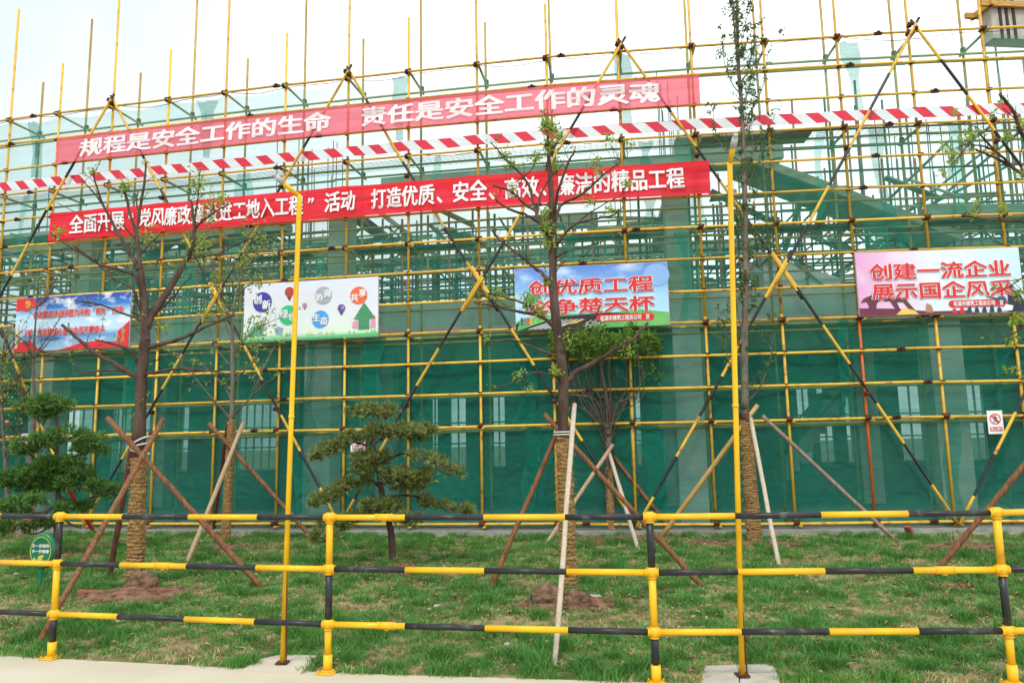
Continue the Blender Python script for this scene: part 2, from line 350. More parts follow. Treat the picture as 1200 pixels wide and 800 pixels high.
# rear wall with window openings
WZ0, WZ1 = .95, 3.25
wins = [(-3.4, 1.1), (-2.0, 1.1)]
for x0, x1 in ((72, 130), (177, 221), (278, 324), (505, 513), (527, 546), (577, 592), (738, 752), (936, 952), (960, 978), (992, 1006), (1056, 1084), (1126, 1158), (1215, 1240)):
    a = fu(x0, 500, -9)[0]; b_ = fu(x1, 500, -9)[0]; wins.append(((a+b_)/2, b_-a))
wins.sort(); prev = -5.0
for uc, w_ in wins+[(21.0, 0)]:
    a, b_ = uc-w_/2, uc+w_/2
    mb = MB(); sweep(mb, prev, a, WZ0, WZ1, -9, -9.24); mb.build('wall_pier', wallm, bd); prev = b_
    if w_:
        mb = MB(); A = F(a, 0, -9.1); B = F(b_, 0, -9.1); ln = (B-A).length; ang = Fang(uc)
        for t_ in ([0, .5, 1] if ln < .7 else [0, .33, .66, 1] if ln < 1.1 else [0, .2, .4, .6, .8, 1]):
            p = A.lerp(B, t_); mb.box((p.x, p.y, (WZ0+WZ1)/2), (.05, .05, WZ1-WZ0), ang)
        cc = A.lerp(B, .5)
        for z in (WZ0+.03, WZ0+.75, WZ0+1.4, WZ1-.03): mb.box((cc.x, cc.y, z), (ln, .045, .045), ang)
        mb.build('window_frame', framem, bd)
net_back = netm('rear_green_net', .62, c=(.05, .40, .32))
mb = MB(); sweep(mb, -5, 21, .3, 4.3, -9.9, -9.905); tag(mb.build('safety_net', net_back), 'green safety net hung across the rear of the ground floor, seen through the window openings', 'net', 'green safety nets tied behind the front scaffold tubes')
mb = MB(); sweep(mb, -5, 21, .06, WZ0, -9, -9.24); mb.build('wall_base', wallm, bd)
mb = MB(); sweep(mb, -5, 21, WZ1, 4.42, -9, -9.24); mb.build('wall_head', wallm, bd)
for u in (-5, 21):
    mb = MB(); sweep(mb, u-.1, u+.1, .06, 4.0, -4.2, -9.0); mb.build('end_wall', wallm, bd)
# stair inside the ground floor on the right
mb = MB(); ua, ub = fu(925, 540, -6)[0], fu(1035, 440, -6)[0]
for i in range(14):
    t_ = i/14; sweep(mb, ua+(ub-ua)*t_, ua+(ub-ua)*(t_+1/14), .6+t_*3.3, 1.0+(t_+1/14)*3.3, -6.4, -7.6)
mb.build('stair_flight', concrete, bd)
for u0, u1, z in ((ua-.2, ub+.3, 1.5), (ua-.2, ub+.3, 1.0)):
    mb = MB(); mb.tube([F(u0, z, -6.3), F(u1, z+3.2, -6.3)], .03, 5); mb.build('stair_rail', olive_tube, bd)
# upper beams in their formwork
ux = lambda px, py=200, o=-2.7: fu(px, py, o)[0]
beams = [(ux(450), ux(905), 7.70, 7.98, -2.5, -2.85), (ux(600, 255, -5.2), ux(700, 250, -5.2), 7.3, 7.6, -5.2, -5.55),
         (-4, ux(900, 280, -8), 7.2, 7.48, -8, -8.35), (-4, ux(330, 230), 7.02, 7.22, -2.9, -3.3), (-4, ux(335, 230), 7.55, 7.66, -3.2, -3.9),
         (-4, ux(330), 7.3, 7.55, -5.4, -5.8), (ux(790, 175, -3.4), ux(912, 172, -3.4), 8.02, 8.62, -3.0, -3.6),
         (ux(1080), 21, 6.15, 6.62, -2.6, -3.0), (ux(1100), 21, 6.2, 6.6, -5.4, -5.8)]
for a, b_, z0, z1, o0, o1 in beams:
    mb = MB(); sweep(mb, a, b_, z0, z1, o0, o1); mb.build('formwork_beam', ply, bd)
    n = int((b_-a)*1.3)
    for i in range(n):
        mb = MB(); u = a+(i+.5)*(b_-a)/n; mb.box(F(u, z0-.06, (o0+o1)/2), (.07, abs(o1-o0)+random.uniform(.2, 1.1), .09), Fang(u))
        mb.build('joist', timber if random.random() < .3 else ply, bd)
for u in cols_u:
    if u < 12.2:
        mb = MB(); sweep(mb, u-.1, u+.1, 7.3, 7.5, -2.9, -7.95); mb.build('formwork_beam', ply, bd)
        mb = MB(); mb.box(F(u, 5.95, -2.7), (.5, .5, 2.6), Fang(u)); mb.build('column_form', ply, bd)
# sloping slab on the right
def slopeslab(p0, p1, o0, o1, th):
    mb = MB(); a = fu(*p0, o0); b_ = fu(*p1, o0); sweep(mb, a[0], b_[0], a[1]-th, a[1], o0, o1, z0b=b_[1]-th, z1b=b_[1]); return mb
slopeslab((868, 176), (1125, 272), -2.6, -4.1, .12).build('sloping_slab', ply, bd)
mb = slopeslab((866, 175), (1127, 271), -2.5, -2.60, .2); mb.build('slab_edge', ply, bd)
slopeslab((430, 235), (560, 335), -4.0, -5.2, .12).build('ramp_form', ply, bd)
mb = MB(); sweep(mb, ux(905, 330), ux(1000, 330), 4.7, 5.9, -3.4, -4.6, z1b=5.25); mb.build('low_wall', concrete, bd)
for i in range(90):
    u = random.uniform(-3.5, 19); o = random.uniform(-2.8, -8.4); z = random.choice((5.6, 6.4, 6.95, 7.1, 7.3)) if u < 12.3 else random.choice((5.4, 6.0, 6.7, 7.2))
    mb = MB(); c_ = F(u, z+random.uniform(-.12, .12), o); Rr = Matrix.Rotation(Fang(u)+random.choice((0, 0, 1.57))+random.gauss(0, .08), 3, 'Z') @ Matrix.Rotation(random.choice((0, 0, 0, .5, -.5))+random.gauss(0, .04), 3, 'Y')
    mb.box(c_, (random.uniform(1.0, 3.2), random.choice((.1, .22, .3)), random.choice((.04, .08))), R=Rr); mb.build('plank', random.choice((ply, ply, timber, conc_d)), bd)
# reinforcing bars standing above the columns
rb = mat('rebar_steel', (.10, .07, .06), .7, (.16, .09, .07), 8)
for px0, px1, n, zt, o in ((330, 402, 14, 10.2, -5.0), (770, 797, 9, 10.9, -5.0), (50, 66, 6, 9.4, -5.0), (715, 735, 4, 9.4, -4.6), (1020, 1190, 16, 10.2, -6)):
    for i in range(n):
        u = fu(px0+(px1-px0)*(i+random.uniform(.1, .9))/n, 150, o)[0]; z1 = zt+random.uniform(-1.0, .3); o_ = o+random.uniform(-.3, .3)
        mb = MB(); mb.tube([F(u, 7.2, o_), F(u+random.uniform(-.03, .03), z1, o_)], .014, 4); mb.build('rebar', rb, bd)

# ------------------------------------------------------------------ shoring towers on the first floor
sh = thing('shoring_frame', 'dense forest of grey and rusty red props carrying the upper formwork', 'shoring', loc=F(7, 4.62, -6))
TUB = [grn_tube, grn_tube, olive_tube, red_tube, red_tube]
rows = [-3.3, -4.5, -5.9, -7.2, -8.6]
for ri, o in enumerate(rows):
    u = -4.0+ri*.13
    while u < 20.5:
        zt = random.uniform(7.0, 7.5) if u < 12.4 else random.choice([6.4, 7.0, 8.4, 9.2, 9.8])+random.uniform(-.2, .4)
        mb = MB(); mb.tube([F(u, 4.62, o), F(u+random.uniform(-.02, .02), zt, o)], .03, 5); mb.build('prop', random.choice(TUB), sh, smooth=True)
        u += random.uniform(.36, .54) if u < 12.4 else random.uniform(.45, .75)
for o in rows:
    for z in (4.9, 5.35, 5.85, 6.35, 6.85):
        u = -4.2
        while u < 20:
            u2 = min(20.5, u+random.uniform(3.5, 5)); zz = z+random.uniform(-.08, .08); oo = o+.06
            mb = MB(); k = 6; mb.tube([F(u+(u2-u)*i/k, zz, oo) for i in range(k+1)], .027, 5); mb.build('horizontal_tube', random.choice(TUB[:3]), sh, smooth=True)
            u = u2-.1
    for _ in range(9):
        u = random.uniform(-3, 19); s_ = random.choice((-1, 1)); zt = 7.1
        mb = MB(); mb.tube([F(u, 4.7, o-.06), F(u+s_*1.9, zt, o-.06)], .027, 5); mb.build('diagonal_tube', random.choice(TUB[:3]), sh, smooth=True)
for o in (-3.9, -5.2, -6.6):
    u = -4+random.uniform(0, .3)
    while u < (13.2 if o < -4 else 18):
        zt = random.uniform(6.9, 7.4); mb = MB(); mb.tube([F(u, 4.62, o), F(u+random.uniform(-.03, .03), zt, o)], .021, 5); mb.build('thin_prop', random.choice(TUB), sh, smooth=True); u += random.uniform(.38, .62)
    for z in (5.1, 5.7, 6.3, 6.95):
        u = -4.1
        while u < 18:
            u2 = u+random.uniform(2.2, 4.5); zz = z+random.uniform(-.15, .15); mb = MB(); mb.tube([F(u+(u2-u)*i/4, zz+random.uniform(-.01, .01), o+.05) for i in range(5)], .022, 5); mb.build('thin_horizontal_tube', random.choice(TUB[:4]), sh, smooth=True); u = u2+random.uniform(-.3, .8)
u = -3.7
while u < 20:
    for z in (5.25, 5.8, 6.4, 6.95):
        if random.random() < .75:
            mb = MB(); mb.tube([F(u+.05, z, -3.0), F(u+.05, z, -8.9)], .026, 5); mb.build('cross_tube', random.choice(TUB[:4]), sh, smooth=True)
    u += 1.05
# taller tubes and stair rails on the right of the upper floor
for i in range(22):
    u = random.uniform(14.2, 20); o = random.uniform(-3.2, -7.5); zt = random.uniform(8.4, 11.3)
    mb = MB(); mb.tube([F(u, 4.62, o), F(u, zt, o)], .032, 5); mb.build('tall_prop', random.choice(TUB), sh, smooth=True)
for (xa, ya), (xb, yb), o in (((1040, 235), (1112, 165), -3.5), ((1070, 258), (1200, 150), -4.2), ((1090, 240), (1190, 190), -5), ((1060, 250), (1150, 180), -6)):
    a = fu(xa, ya, o); b_ = fu(xb, yb, o)
    mb = MB(); mb.tube([F(a[0], a[1], o), F(b_[0], b_[1], o)], .035, 5); mb.build('sloping_tube', grn_tube, sh)
for z in (7.3, 7.7, 8.3, 8.7):
    mb = MB(); mb.tube([F(12.6+(8*i/8), z, -3.2) for i in range(9)], .028, 5); mb.build('horizontal_tube', grn_tube, sh)
for z in (7.85, 8.25):
    for o in (-3.4, -6):
        mb = MB(); mb.tube([F(-4+(10.4*i/8), z-.4, o) for i in range(9)], .028, 5); mb.build('horizontal_tube', grn_tube, sh)

# raised formwork box, top right
c0 = pix(1180, 20, 25.5); BB = pix(1165, 46, 25.2).z; BC = BB+1.5
fb = thing('formwork_box', 'grey panelled formwork box with yellow timbers high above the right end', 'formwork', loc=(c0.x, c0.y, 4.6))
mb = MB(); mb.box((c0.x, c0.y, BC), (1.75, .6, 3.0), .1); mb.build('panel_shell', mat('tan_panel', (.50, .46, .38), .8, (.40, .37, .31), 3, stretch=(6, 6, 1)), fb)
for dx in (-.5, -.25, .02):
    mb = MB(); mb.box((c0.x+dx, c0.y-.31+dx*.1, BC), (.10, .05, 3.02), .1); mb.build('gap_strip', blackp, fb)
R25 = Matrix.Rotation(.1, 3, 'Z')
for z in (BB+1.25, BB+2.6):
    for s_ in (-1, 1):
        for ax in (0, 1):
            if z < 0 and ax == 0 and s_ == -1: continue
            off = R25 @ Vector((s_*.95, 0, 0) if ax else (0, s_*.40, 0)); mb = MB()
            mb.box((c0.x+off.x, c0.y+off.y, z), (.12, 1.1, .2) if ax else (2.6, .12, .2), .1); mb.build('waler', timber, fb)
for sx in (-1, 1):
    for sy in (-1, 1):
        off = R25 @ Vector((sx*.8, sy*.25, 0)); mb = MB(); mb.tube([(c0.x+off.x, c0.y+off.y, 4.6), (c0.x+off.x, c0.y+off.y, BB)], .035, 6); mb.build('leg', grn_tube, fb)

# ------------------------------------------------------------------ scaffold
sc = thing('scaffold', 'long yellow tube scaffold with black clamps and crossed striped braces along the building', 'scaffold', loc=F(7, 0, 0))
U0, U1 = -4, 20; IN = -.75; RP = .026
ftop = {0: 11, 1: 75, 3: 58, 5: 39, 7: 21, 9: 5}
itop = {0: 97, 1: 23, 2: 86, 4: 69, 6: 46, 8: 27, 12: 5}
def zat(u, y, off):
    p0 = F(u, 9, off)
    lo, hi = 8.0, 16.0
    for _ in range(30):
        md = (lo+hi)/2
        if proj(F(u, md, off))[1] > y: lo = md
        else: hi = md
    return lo
for i in range(U0, U1+1):
    zt = zat(i, ftop[i], 0) if i in ftop else (13.2+random.uniform(-.3, .6) if i > 0 else random.choice([10.2, 11.3]))
    bz = .03; lean = random.uniform(-.012, .012)
    mb = MB(); zj = LV[2]+.1; mb.tube([F(i, bz, 0), F(i, zj, 0)], RP, 8); mb.build('standard', orange if i == 13 else yel, sc, smooth=True)
    mb = MB(); mb.tube([F(i, zj+.002, 0), F(i+lean, zt, 0)], RP, 8); mb.build('standard', yel, sc, smooth=True)
    zt = zat(i, itop[i], IN) if i in itop else (12.9+random.uniform(-.3, .4) if i > 0 else 10.6)
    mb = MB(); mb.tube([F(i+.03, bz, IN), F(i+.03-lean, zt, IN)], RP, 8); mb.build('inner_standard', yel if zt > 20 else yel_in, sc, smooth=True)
def ledger(z, off, name, m_, r=RP*.95):
    u = U0-.3+random.uniform(0, 1.5)
    segs = [(U0-.4, u)]
    while u < U1: segs.append((u, min(U1+.4, u+4.35))); u += 4.35
    for a, b_ in segs:
        if b_-a < .2: continue
        k = max(2, int((b_-a)*2)); mb = MB(); s_ = random.uniform(-.012, .012)
        mb.tube([F(a+(b_-a)*j/k, z+s_-.012*sin(pi*(j/k)), off) for j in range(k+1)], r, 8); mb.build(name, m_, sc, smooth=True)
    return [b_ for a, b_ in segs]
levels = [LV[0], LV[1]] + [LV[k]+.6*j for k in range(1, 5) for j in range(1, 4)]
# clamp: two short sleeves crossing plus bolts
mb = MB(); mb.tube([(0, 0, -.045), (0, 0, .045)], .040, 8); mb.tube([(-.045, -.052, 0), (.045, -.052, 0)], .040, 8)
mb.box((.045, -.025, .03), (.035, .075, .022)); mb.box((-.045, -.03, -.03), (.03, .07, .02)); clampM = mb.mesh('clamp', rust, True)
mb = MB(); mb.tube([(-.07, 0, 0), (.07, 0, 0)], .037, 8); mb.box((0, -.03, .02), (.05, .05, .03)); sleeveM = mb.mesh('sleeve', rust, True)
def clamp(p, rz, s_=1, me=clampM, nm='clamp'):
    o = put(nm, me, sc); o.matrix_world = Matrix.Translation(p) @ Matrix.Rotation(rz, 4, 'Z') @ Matrix.Scale(s_, 4); return o
for li, z in enumerate(levels):
    ends = ledger(z, .052, 'ledger', yel)
    for e_ in ends:
        if -1 < e_ < 17: clamp(F(e_, z, .052), Fang(e_), 1, sleeveM, 'sleeve')
    heavy = min(abs(z-l) for l in LV) < .05
    for i in range(U0, U1+1):
        if heavy: clamp(F(i, z+.0, 0), Fang(i), 1.1)
        elif -2 <= i <= 16: clamp(F(i, z, 0), Fang(i), .8)
for k, z in enumerate(LV):
    for dz in ((.0, .16) if k == 5 else (0,)):
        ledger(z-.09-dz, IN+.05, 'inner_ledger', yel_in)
    if 1 <= k <= 4:
        ledger(z+.6, IN+.05, 'inner_ledger', yel_in)
        ledger(z-.06, -.30 if k > 2 else -.1, 'inner_ledger', yel_in if k > 2 else yel)
    for i in range(U0, U1+1):
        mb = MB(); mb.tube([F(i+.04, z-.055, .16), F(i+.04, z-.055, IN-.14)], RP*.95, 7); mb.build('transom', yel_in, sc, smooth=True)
        mb = MB(); mb.tube([F(i+.04, z-.02-.05, IN), F(i+.04, z+.04, IN)], .05, 7); mb.build('inner_clamp', rust, sc)
wire_m = mat('black_wire', (.02, .02, .02), .6)
for a, b_, z, sg in ((-1, 2.1, LV[5]+.02, .10), (2.1, 6, LV[5]+.02, .16), (6, 10, LV[5], .14), (10, 13.1, LV[5]+.02, .12), (13.1, 18, LV[5], .16), (7, 11, LV[4]+.05, .12), (12, 16, LV[4]+.05, .10), (3, 7, LV[3]+.02, .08), (9, 12, LV[1]+.03, .06)):
    mb = MB(); mb.tube([F(a+(b_-a)*j/14, z-sg*(1-abs(2*(j*2/14 % 1)-1)**2)*(.6+.4*sin(j)), -.02) for j in range(15)], .006, 4); mb.build('sagging_wire', wire_m, sc)
# walkway of open steel mesh at the fourth lift, boards at the third
mb = MB()
for i in range(9): 
    o = -.08-.07*i; k = 48; mb.tube([F(U0+(U1-U0)*j/k, LV[4]+.01, o) for j in range(k+1)], .003, 3)
for j in range(24*12):
    u = U0+j/12; mb.tube([F(u, LV[4]+.018, -.05), F(u, LV[4]+.018, -.68)], .0025, 3, cap=False)
mb.build('mesh_walkway', grn_tube, sc, kind='stuff')
for a, b_ in ((6.1, 7.9), (11.4, 13.1), (4.2, 5.4), (9.2, 10.3), (14.1, 15.4)):
    mb = MB(); sweep(mb, a, b_, LV[3]-.035, LV[3]-.005, -.1, -.5); mb.build('walkway_board', wood_d, sc)
for a, b_ in ((11.1, 12.6),):
    mb = MB(); sweep(mb, a, b_, LV[4]-.035, LV[4]-.003, -.1, -.6); mb.build('walkway_board', brickm, sc)
# crossed braces, striped black and yellow
def brace(ua, za, ub, zb, off, ph, t0, t1):
    A = F(ua, za, off); B = F(ub, zb, off); n = int((B-A).length/.82)+1; Lh = (B-A).length
    cuts = [0.0]; s_ = ph
    while s_ < Lh: cuts.append(s_); s_ += .82
    cuts.append(Lh); cuts = sorted(set(cuts))
    for q0, q1 in ((t0, .56), (.47, t1)):
        c2 = [q0*Lh]+[c for c in cuts if q0*Lh+.02 < c < q1*Lh-.02]+[q1*Lh]
        sh_ = Vector((0, 0, .0)) if q0 == t0 else Vector((.0, -.0, .07))
        # the front scaffold line is curved: follow it
        pts = []
        for c in c2:
            t_ = c/Lh; pts.append(F(ua+(ub-ua)*t_, za+(zb-za)*t_, off)+sh_)
        par = [(1+sum(1 for c in cuts if c <= x+1e-6)) % 2 for x in c2]
        mb = MB(); mb.tube(pts, .027, 8, mfun=lambda i: par[i]); mb.build('brace', [yel, blk], sc, smooth=True)
for k in (-2, 2, 6, 10, 14, 18):
    ph = random.uniform(.55, .9)
    brace(k+.06, LV[5]+.1, k+4, .1, .11, ph, -.012, 1.0)
    brace(k+.06, LV[5]+.1, k-4, .1, .17, ph+.3, -.012, 1.0)
for i in range(-2, 19):
    for k in (2, 6, 10, 14):
        for s_ in (-1, 1):
            d = (i-k)*s_
            if d in (1, 2, 3):
                clamp(F(i, LV[5]-d*(LV[5]-.1)/4+.05, .07), Fang(i), .9)
for k in (2, 6, 10, 14):
    clamp(F(k, LV[5]+.12, .08), Fang(k), .95); clamp(F(k+.05, LV[5]+.02, .12), Fang(k), .85)

# ------------------------------------------------------------------ nets
def net(z0, z1, m_, seed, sag=.05, bul=.07, scal=.05, off=-.05):
    mb = MB(); nu = 8; nz_ = 9; vs = []; fs = []; NU = (U1-U0)*nu
    for i in range(NU+1):
        u = U0+i/nu; fr = abs(sin(pi*u)); s_ = 1+.7*noise.noise(Vector((u*.7, seed, 0)))
        lo = z0+scal*fr*s_*max(0, .5+noise.noise(Vector((u*.35, seed, 5)))*1.4); hi = z1-sag*fr*.5
        for j in range(nz_+1):
            t_ = j/nz_; z = lo+(hi-lo)*t_
            o = off-bul*fr*sin(pi*t_)*s_+.05*noise.noise(Vector((u*1.7, z*2, seed)))+.025*noise.noise(Vector((u*4.7, z*5, seed)))
            if t_ < .15: o -= .04*(1-t_/.15)*noise.noise(Vector((u*3, seed, 1)))
            vs.append(F(u, z, o))
    for i in range(NU):
        for j in range(nz_):
            a = i*(nz_+1)+j; fs.append((a, a+nz_+1, a+nz_+2, a+1))
    mb.add(vs, fs); return mb
G_ = 'green safety nets tied behind the front scaffold tubes'
tag(net(.12, LV[1]+.02, net_low, 1).build('safety_net', net_low, smooth=True), 'dark green safety net covering the ground floor just above the lawn', 'net', G_)
tag(net(LV[1]-.03, LV[2]+.0, net_low, 2, off=-.065).build('safety_net', net_low, smooth=True), 'dark green safety net directly below the four picture billboards', 'net', G_)
tag(net(LV[2]+.04, LV[3]+.0, net_mid, 3, scal=.13).build('safety_net', net_mid, smooth=True), 'see-through green net behind the four billboards', 'net', G_)
tag(net(LV[3]+.03, LV[4]+.0, net_mid, 4, scal=.04).build('safety_net', net_mid, smooth=True), 'see-through green net behind the lower red banner', 'net', G_)
tag(net(LV[4]+.02, LV[5]+.0, net_top, 5, sag=.25).build('safety_net', net_top, smooth=True), 'thinnest pale net at the top, behind the upper red banner', 'net', G_)
nets_ = [o for o in COL.objects if o.name.startswith('safety_net')]
Rn = random.Random(77)
for o_, z0, z1, m_ in ((nets_[1], LV[0]-.05, LV[1], net_low), (nets_[2], LV[1], LV[2], net_low), (nets_[3], LV[2]+.1, LV[3], net_mid), (nets_[4], LV[3], LV[4], net_mid)) if len(nets_) > 5 else ():
    u = -3+Rn.uniform(0, 2)
    while u < 19:
        mb = MB(); vs = []; w_ = Rn.uniform(.05, .16); l_ = Rn.uniform(-.12, .12)
        for j in range(9):
            t_ = j/8; c = u+l_*t_+.03*sin(t_*7+u)
            for q in (-1, 0, 1): vs.append(F(c+q*w_*(.6+.5*abs(sin(t_*5+u))), z0+(z1-z0)*t_, -.035-.02*(q == 0)))
        mb.add(vs, [(j*3+k, j*3+k+1, j*3+k+4, j*3+k+3) for j in range(8) for k in range(2)]); mb.build('overlap_seam', m_, o_, smooth=True)
        u += Rn.uniform(1.6, 4.2)
def strip(p, label, seed, off=-.12):
    mb = MB(); vs = []; fs = []; n = 12
    for i in range(n+1):
        t_ = i/n; k = t_*(len(p)-1); a = min(int(k), len(p)-2); f_ = k-a
        x = p[a][0]*(1-f_)+p[a+1][0]*f_; y = p[a][1]*(1-f_)+p[a+1][1]*f_; w_ = p[a][2]*(1-f_)+p[a+1][2]*f_
        for j in range(5):
            s_ = j/4-.5; u, z = fu(x+w_*s_*(1+.2*sin(t_*9+seed)), y, off)
            vs.append(F(u, z, off+.07*sin(j*2.4+t_*3+seed)*(1 if 0 < j < 4 else .3)))
    for i in range(n):
        for j in range(4): a = i*5+j; fs.append((a, a+1, a+6, a+5))
    mb.add(vs, fs); tag(mb.build('net_strip', net_fold, smooth=True), label, 'net', 'gathered strips of green net hanging on the scaffold')
strip([(38, 143, 8), (44, 163, 16), (44, 180, 9), (42, 208, 14)], 'narrow gathered net strip left of the upper red banner', 1)
strip([(243, 118, 22), (243, 145, 15), (242, 185, 10)], 'net strip hanging behind the left third of the upper banner', 2)
strip([(470, 90, 22), (468, 120, 16), (468, 165, 10)], 'net strip hanging behind the middle of the upper banner', 3)
strip([(728, 63, 26), (732, 95, 15), (736, 150, 12)], 'net strip hanging under the brace top near the right end of the banner', 4)
strip([(994, 50, 26), (1000, 85, 14), (1008, 132, 10)], 'net strip between the two sloping braces above the striped tape', 5)
strip([(1027, 150, 20), (1028, 200, 9), (1045, 258, 22), (1063, 290, 4)], 'pointed net strip hanging down to the pink billboard', 6)
strip([(757, 166, 16), (756, 182, 9), (757, 195, 12)], 'short net tuft just above the right end of the lower banner', 7)
strip([(761, 232, 14), (762, 250, 10), (764, 268, 22)], 'short net tuft just below the right end of the lower banner', 8)
strip([(798, 272, 18), (803, 300, 7), (806, 330, 5), (800, 378, 12)], 'twisted net strip right of the billboard with crosswalk stripes', 9)
strip([(612, 402, 30), (618, 430, 20), (619, 470, 20), (614, 500, 34)], 'gathered net flap on the second lift left of the main tree', 10, -.04)
strip([(628, 503, 38), (632, 530, 30), (630, 570, 24), (628, 606, 26)], 'loose net flap at the ground floor left of the main tree', 11, -.03)
strip([(366, 400, 10), (364, 440, 8), (359, 480, 12), (356, 503, 26)], 'folded net seam beside the concrete column left of centre', 12, -.04)
strip([(1176, 404, 20), (1170, 440, 9), (1172, 500, 18), (1174, 560, 12)], 'net fold hanging beside the small no-entry sign on the right', 13, -.04)

# ------------------------------------------------------------------ lettering
def text_geo(s, bold=.0):
    c = bpy.data.curves.new('txt', 'FONT'); c.body = s; c.size = 1.0; c.offset = bold; c.resolution_u = 1
    o = bpy.data.objects.new('txt', c); COL.objects.link(o)
    dg = bpy.context.evaluated_depsgraph_get(); me = bpy.data.meshes.new_from_object(o.evaluated_get(dg))
    vs = [(v.co.x, v.co.y) for v in me.vertices]; fs = [tuple(p.vertices) for p in me.polygons]
    bpy.data.objects.remove(o); bpy.data.curves.remove(c); bpy.data.meshes.remove(me)
    return vs, fs
GL = {}
def glyph(ch, bold):
    if (ch, bold) not in GL:
        vs, fs = text_geo(ch, bold); GL[(ch, bold)] = (vs, fs)
    return GL[(ch, bold)]
def letter(mb, chars, M, x0, x1, y0, y1, bold=.02, mi=0):
    """chars spread in equal cells from x0..x1, cell height y0..y1, M maps (x, y) to a place"""
    n = len(chars); cw = (x1-x0)/n
    for k, ch in enumerate(chars):
        if ch == ' ': continue
        vs, fs = glyph(ch, 0)
        if not vs: continue
        # CJK glyphs fill an em box about 0..1 by -.12...88
        if ch in '“”、。':
            xs = [v[0] for v in vs]; mid = (min(xs)+max(xs))/2
            f = lambda v: (.5+(v[0]-mid), (v[1]+.12))
            if ch == '、': f = lambda v: (.12+(v[0]-min(xs)), (v[1]+.12))
        else:
            f = lambda v: (v[0], v[1]+.12)
        for ci, (dx, dy) in enumerate(((0, 0), (bold, 0), (-bold, 0), (0, bold*.7), (0, -bold*.7), (bold*.7, bold*.5), (-bold*.7, -bold*.5), (bold*.7, -bold*.5), (-bold*.7, bold*.5))):
            pts = []
            for v in vs:
                a, b_ = f(v); q = M(x0+cw*(k+a+dx), y0+(y1-y0)*(b_+dy)); q.y -= .0003*ci; pts.append(q)
            mb.add(pts, fs, mi)

# red banners: spanned between two picture rows
def banner(name, xl, xr, tl, bl, tr, br, off, m_, label, seed, wav=.02):
    zt, zb = (fu(xl, tl, off)[1]+fu(xr, tr, off)[1])/2, (fu(xl, bl, off)[1]+fu(xr, br, off)[1])/2
    ua, ub = fu(xl, (tl+bl)/2, off)[0], fu(xr, (tr+br)/2, off)[0]
    ofn = lambda u, z: off+wav*noise.noise(Vector((u*1.1, z*7, seed)))*2+.035*sin(pi*u)**2*.5
    def M(u, v, lift=0.0):         # u in standards, v 0..1 up the cloth
        z = zb+(zt-zb)*v-.02*abs(sin(pi*u))*(1 if v > .5 else .6)
        return F(u, z, ofn(u, z)+lift)
    root = thing(name, label, 'banner', 'red banners tied to the scaffold', loc=F((ua+ub)/2, zb, off))
    mb = MB(); vs = []; fs = []; NU = int((ub-ua)*8); NV = 10
    for i in range(NU+1):
        for j in range(NV+1): vs.append(M(ua+(ub-ua)*i/NU, j/NV))
    for i in range(NU):
        for j in range(NV): a = i*(NV+1)+j; fs.append((a, a+NV+1, a+NV+2, a+1))
    mb.add(vs, fs); cl = mb.build('cloth', m_, root, smooth=True)
    return cl, M, ua, ub, zt, zb
bn1, M1, ua, ub, zt1, zb1 = banner('banner', 66, 820, 162, 191, 87, 122, .235, cloth1, 'upper red banner, paler and sheer, above the red and white striped tape', 3)
UX = lambda x, y: fu(x, y, .25)[0]
mb = MB(); letter(mb, '规程是安全工作的生命', lambda x, y: M1(x, y, .022), UX(94, 170), UX(388, 145), .13, .86, .035)
mb.build('lettering', whitep2, bn1)
mb = MB(); letter(mb, '责任是安全工作的灵魂', lambda x, y: M1(x, y, .022), UX(423, 135), UX(774, 108), .13, .86, .035)
mb.build('lettering', whitep2, bn1)
bn2, M2, ua, ub, zt2, zb2 = banner('banner', 58, 832, 247, 279, 191, 231, .225, cloth2, 'lower red banner, deeper red and opaque, with two runs of white text', 9, .022)
for s_, x0, x1, yy in (('全面开展', 82, 147, 262), ('“党风廉政建设进工地入工程”', 147, 373, 248), ('活动', 380, 417, 240), ('打造优质、安全、高效、廉洁的精品工程', 435, 803, 222)):
    mb = MB(); letter(mb, s_, lambda x, y: M2(x, y, .026), UX(x0, yy), UX(x1, yy), .17, .86, .028); mb.build('lettering', whitep, bn2)

# striped warning tape on the fourth lift
tp = thing('warning_tape', 'red and white striped warning board running along the scaffold between the banners', 'tape', loc=F(7, LV[4], .1))
tape_r = mat('tape_red', (.66, .02, .05), .4, (.58, .02, .045), 3); tape_w = mat('tape_white', (.72, .76, .78), .4, (.62, .68, .72), 2.5)
zt_, zb_ = LV[4]+.30, LV[4]+.095
u = -3.9; k = 0; W = .18
while u < 20:
    for nm, m_, w_ in (('white_stripe', tape_w, W), ('red_stripe', tape_r, W)):
        mb = MB(); sk = .15
        q = []
        for (uu, v) in ((u+sk, 0), (u+w_+sk, 0), (u+w_, 1), (u, 1)):
            q.append(F(uu, zb_+(zt_-zb_)*v-.02*abs(sin(pi*uu)), .085))
        bkk = [p+Vector((0, .006, 0)) for p in q]
        mb.add(q+bkk, [(0, 1, 2, 3), (7, 6, 5, 4), (0, 4, 5, 1), (2, 6, 7, 3)]); mb.build(nm, m_, tp); u += w_

